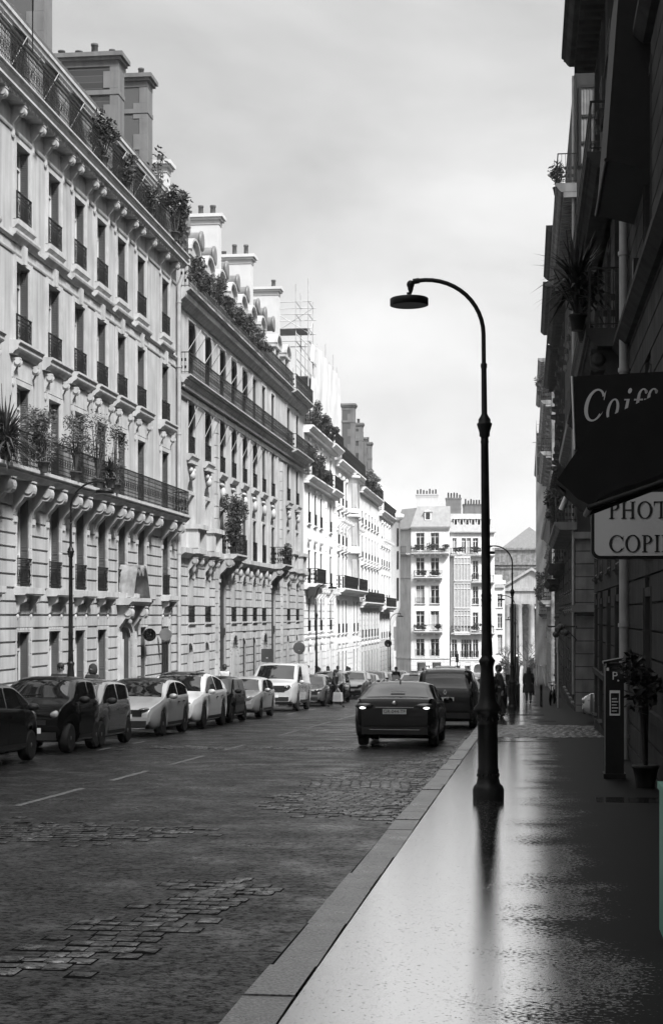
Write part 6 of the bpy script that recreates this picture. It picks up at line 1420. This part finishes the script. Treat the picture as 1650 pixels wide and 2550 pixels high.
shrub('laurel_bush', 'dark laurel bush in a pot against the right wall by the ticket machine', 1.62, 22.4, zs(22.4), .38, .4, .42, 420, .075, 'leafd', trunk=.75, group='plants at the foot of the right wall')
def bare_tree(X, Y, h, label, seed, leaves=0):
    rnd = random.Random(seed); r = empty('bare_tree', (X, Y, zs(Y)), 0, label, 'tree', 'trees in front of the church'); t = MB(); b = MB()
    t.tube([(0, 0, -.2), (.05, 0, h*.2), (-.05, .05, h*.42)], [.17, .13, .1], 8)
    def grow(p, d, L_, rad, k):
        e = p+d*L_; b.tube([p, p+d*L_*.5+Vector((rnd.uniform(-.1, .1), rnd.uniform(-.1, .1), .05))*L_*.4, e], [rad, rad*.8, rad*.6], 5, caps=False)
        if k:
            for _ in range(3): grow(e, (d+Vector((rnd.gauss(0, .55), rnd.gauss(0, .55), rnd.gauss(.15, .35)))).normalized(), L_*rnd.uniform(.6, .85), rad*.6, k-1)
    for _ in range(4): grow(Vector((-.05, .05, h*.4)), Vector((rnd.gauss(0, .6), rnd.gauss(0, .6), 1)).normalized(), h*.22, .07, 3)
    t.build('trunk', M['bark'], r); b.build('branch', M['bark'], r)
bare_tree(.1, 236, 6.2, 'bare branching tree in front of the church columns, nearest the walker', 3); bare_tree(-2.6, 240, 5.2, 'bare tree left of the church columns', 5); bare_tree(1.6, 238, 7, 'bare tree half hidden by the far right facades', 8)
for i, (X, l) in enumerate(((-3.2, 'dark evergreen bush left of the church steps'), (-1.6, 'dark evergreen bush in the middle before the church columns'), (.8, 'dark evergreen bush right before the church columns'))): shrub('evergreen_bush', l, X, 244, zs(244), 1.0, .8, 1.3, 900, .16, group='bushes before the church', pot=False, clumps=10)

# ---------------------------------------------------------------- people
M['skin'] = mat('skin', .22, .6, .05, 8); M['hair'] = mat('dark_hair', .012, .6, .3, 20)
M['coat'] = mat('black_coat', .012, .85, .3, 12); M['coatg'] = mat('grey_jacket', .10, .85, .2, 12); M['coatl'] = mat('pale_jacket', .42, .85, .15, 12); M['jean'] = mat('dark_trousers', .025, .85, .3, 12); M['jeanl'] = mat('grey_trousers', .08, .85, .3, 12); M['bagp'] = mat('pale_bag', .45, .7, .15, 6)
def skin(name, pts, edges, radii, root, m, parent, lv=1):
    me = bpy.data.meshes.new(name); me.from_pydata(pts, edges, []); o = put(name, me, None)
    sk = o.modifiers.new('s', 'SKIN'); sk.use_smooth_shade = True
    ss = o.modifiers.new('d', 'SUBSURF'); ss.levels = lv; ss.render_levels = lv
    for i, v in enumerate(me.skin_vertices[0].data): v.radius = radii[i] if isinstance(radii[i], tuple) else (radii[i], radii[i]); v.use_root = (i == root)
    dg = bpy.context.evaluated_depsgraph_get(); dg.update(); nm = bpy.data.meshes.new_from_object(o.evaluated_get(dg)); bpy.data.objects.remove(o); bpy.data.meshes.remove(me)
    nm.name = name; nm.materials.clear(); nm.materials.append(m)
    for p in nm.polygons: p.use_smooth = True
    return put(name, nm, parent)
def person(label, X, Y, z, rz, h=1.72, top='coat', legs='jean', hair='short', stride=.28, arm=.2, lean=0.0, skirt=0.0, hood=False, group='people on the street', bend=(0, 0)):
    k = h/1.75; r = empty('person', (X, Y, z), rz, label, 'person', group)
    J = {}; P = []; E = []; Rr = []
    def j(n, p, rad, par=None):
        J[n] = len(P); P.append(Vector(p)*k); Rr.append(rad*k)
        if par: E.append((J[par], J[n]))
    lx = lean
    j('pelvis', (0, 0, .95), .13); j('waist', (lx*.3, 0, 1.1), .125, 'pelvis'); j('chest', (lx*.7, 0, 1.3), .145, 'waist'); j('neck0', (lx, 0, 1.45), .075, 'chest'); j('neck', (lx+.01, 0, 1.52), .055, 'neck0'); j('head', (lx+.02, 0, 1.60), .085, 'neck'); j('crown', (lx+.015, 0, 1.68), .09, 'head'); j('nose', (lx+.115, 0, 1.61), .018, 'head')
    ank = {}; wr = {}
    for s, n in ((1, 'l'), (-1, 'r')):
        f = stride*s
        j('hip'+n, (0, s*.09, .9), .095, 'pelvis'); j('knee'+n, (f*.55+.05, s*.09, .50), .062, 'hip'+n); j('ankle'+n, (f-.04*(f < 0), s*.085, .09+.05*(f < 0)), .042, 'knee'+n); j('toe'+n, (f+.17, s*.095, .035), .035, 'ankle'+n)
        a = -arm*s
        j('sh'+n, (lx*.9, s*.18, 1.40), .07, 'chest'); j('elb'+n, (lx*.6+a*.5-.02, s*.23, 1.13), .048, 'sh'+n); j('wri'+n, (lx*.6+a+.06+bend[0 if s > 0 else 1], s*.22, .90+bend[0 if s > 0 else 1]*.8), .033, 'elb'+n); w0 = P[J['wri'+n]]/k; wr[n] = w0*k
        j('palm'+n, w0+Vector((.02, 0, -.07)), .036, 'wri'+n)
        for q in range(4): j('f%s%d' % (n, q), w0+Vector((.045-.022*q, s*.004, -.125)), .011, 'palm'+n); j('g%s%d' % (n, q), w0+Vector((.05-.022*q, -s*.012, -.165+.012*abs(q-1.4))), .009, 'f%s%d' % (n, q))
        j('th'+n, w0+Vector((.06, -s*.02, -.08)), .011, 'palm'+n)
    skin('body', P, E, Rr, 0, M['skin'], r)
    def sub(name, names, add, m, root, lv=1):
        ids = [J[n] for n in names]; mp_ = {v: i for i, v in enumerate(ids)}; e = [(mp_[a], mp_[c]) for a, c in E if a in mp_ and c in mp_]
        skin(name, [P[v] for v in ids], e, [Rr[v]+add*k for v in ids], mp_[J[root]], m, r, lv)
    sub('jacket', ['pelvis', 'waist', 'chest', 'neck0', 'shl', 'elbl', 'wril', 'shr', 'elbr', 'wrir'], .022, M[top], 'chest')
    sub('trousers', ['pelvis', 'hipl', 'kneel', 'anklel', 'hipr', 'kneer', 'ankler'], .018, M[legs], 'pelvis')
    for n in 'lr': sub('shoe', ['ankle'+n, 'toe'+n], .014, M['plastic'], 'ankle'+n)
    hb = MB(); hx = (lx+.0)*k
    if hood: hb.lathe([(.09*k, 1.47*k), (.14*k, 1.52*k), (.145*k, 1.62*k), (.12*k, 1.74*k), (.05*k, 1.80*k), (0, 1.81*k)], (hx-.03*k, 0, 0), 12)
    else:
        hb.ball((hx+.005*k, 0, 1.68*k), .112*k, .102*k, .10*k, 12, 8); hb.ball((hx-.035*k, 0, 1.63*k), .09*k, .10*k, .11*k, 12, 8)
        if hair == 'long': hb.ball((hx-.05*k, 0, 1.53*k), .085*k, .12*k, .16*k, 12, 8)
    hb.build('hood' if hood else 'hair', M[top] if hood else M['hair'], r)
    if skirt:
        b = MB(); b.lathe([(.30*k, (.95-skirt)*k), (.27*k, .85*k), (.20*k, 1.08*k), (.21*k, 1.3*k), (.17*k, 1.42*k)], (lx*.3, 0, 0), 14); b.v = [(x*.8, y, zz_) for x, y, zz_ in b.v]; b.build('coat_skirt', M[top], r)
    for s in (1, -1):
        b = MB(); b.ball((hx+.10*k, s*.033*k, 1.635*k), .012*k, .014*k, .009*k, 6, 4); b.build('eye', M['c_black'], r); b = MB(); b.ball((hx+.01*k, s*.092*k, 1.61*k), .025*k, .012*k, .035*k, 6, 4); b.build('ear', M['skin'], r)
    r['hl'] = list(wr['l']); r['hr'] = list(wr['r']); return r
def at_hand(p, n):
    bpy.context.view_layer.update(); return p.matrix_world @ Vector(p['h'+n])
def handbag(label, p, n, m, wd, h, z_off=.16, name='handbag', d=.12):
    q = at_hand(p, n); o = empty(name, (q.x, q.y, q.z-z_off-h), p.rotation_euler.z, label, 'bag', 'bags carried by people'); b = MB()
    b.prism([(-wd/2, 0), (wd/2, 0), (wd/2*.86, h), (-wd/2*.86, h)], lambda t: (t[0], -d/2, t[1]), lambda t: (t[0], d/2, t[1])); b.build('bag_body', M[m], o)
    b = MB(); b.tube([(-wd*.3, 0, h), (-.06, 0, h+z_off*.7), (0, 0, h+z_off*.75), (.06, 0, h+z_off*.7), (wd*.3, 0, h)], .012, 6); b.build('bag_handle', M[m], o); return o
p1_ = person('person in a dark jacket and glasses looking up the street from the far pavement', -12.3, 41.6, zs(41.6), R(-72), 1.72, stride=.1)
b = MB()
for s in (1, -1): b.lathe([(.024, 0), (.03, .004), (.024, .008)], (.108, s*.034, 1.607), 10, 'x'); b.tube([(.11, s*.06, 1.61), (.0, s*.09, 1.62)], .004, 4)
b.tube([(.112, -.012, 1.61), (.112, .012, 1.61)], .005, 4); b.build('glasses', M['c_black'], p1_)
person('hooded person in black walking along the far pavement by the carved doorway', -12.8, 46.6, zs(46.6), R(-95), 1.68, hood=True)
person('person in a pale jacket seen from behind beyond the white electric car', -12.6, 66.6, zs(66.6), R(95), 1.76, top='coatl', arm=.1)
w_ = person('woman in dark clothes stepping across the road with pale carrier bags', -8.55, 71.4, zr(71.4), R(-20), 1.68, hair='long', stride=.36, lean=.1, top='coat')
handbag('large pale carrier bag swinging from the crossing woman', w_, 'r', 'bagp', .42, .40, .18, 'carrier_bag', .2)
w2 = person('walker in a knee-length black coat going away on the wet right pavement', .09, 75.9, zs(75.9), R(92), 1.70, hair='long', skirt=.42, stride=.14, arm=.1, legs='jeanl')
handbag('black handbag hanging from the right hand of the walker in the black coat', w2, 'r', 'c_black', .34, .30, .16)
person('dark figure standing at the kerb half hidden by the big lamp post', -.80, 53.2, zs(53.2), R(170), 1.74, stride=.05, lean=.12)
rd = person('rider in dark clothes astride the scooter near the white taxi', -8.0, 99.1, zr(99)+.12, R(-90), 1.72, stride=.12, bend=(.25, .25), arm=-.05)
for i, (X, Y, t, s, l) in enumerate(((-12.6, 91.8, 'coat', 1, 'person in black just right of the second far-pavement lamp'), (-12.2, 94.6, 'coat', 1, 'dark-coated person leading the little crowd on the far pavement'), (-12.5, 96.4, 'coatl', 0, 'person in a white top amid the little crowd on the far pavement'), (-12.3, 99.6, 'coat', 1, 'person in black behind the one in the white top'), (-12.2, 104, 'coatg', 0, 'person in grey beyond the little crowd'), (-12, 109, 'coat', 1, 'distant person in black near the pale crossover'), (-12.3, 110.5, 'coatl', 0, 'distant person in a pale jacket near the pale crossover'), (-9.6, 150, 'coatg', 0, 'far pedestrian in grey before the end house'), (-8.4, 152, 'coatl', 1, 'far pedestrian in a pale jacket before the end house'), (-7.6, 154, 'coat', 0, 'far pedestrian in black before the end house'))):
    person(l, X, Y, zs(Y) if X < -11 else zr(Y), R(-90 if s else 90)+random.uniform(-.3, .3), random.uniform(1.62, 1.82), top=t, hair='long' if i % 3 == 0 else 'short')

# ---------------------------------------------------------------- damp air over the length of the street
b = MB(); b.box(-42, 42, -78, 345, zs(228)-11, 34)
hz = b.build('haze', None); tag(hz, kind='stuff')
hm = bpy.data.materials.new('damp_air'); hm.use_nodes = True; t = hm.node_tree; t.nodes.clear()
pv = t.nodes.new('ShaderNodeVolumePrincipled'); pv.inputs['Density'].default_value = HAZE; pv.inputs['Color'].default_value = (.9, .9, .9, 1); pv.inputs['Anisotropy'].default_value = 0
o = t.nodes.new('ShaderNodeOutputMaterial'); t.links.new(pv.outputs[0], o.inputs['Volume']); hz.data.materials.append(hm)
S.cycles.volume_bounces = 0
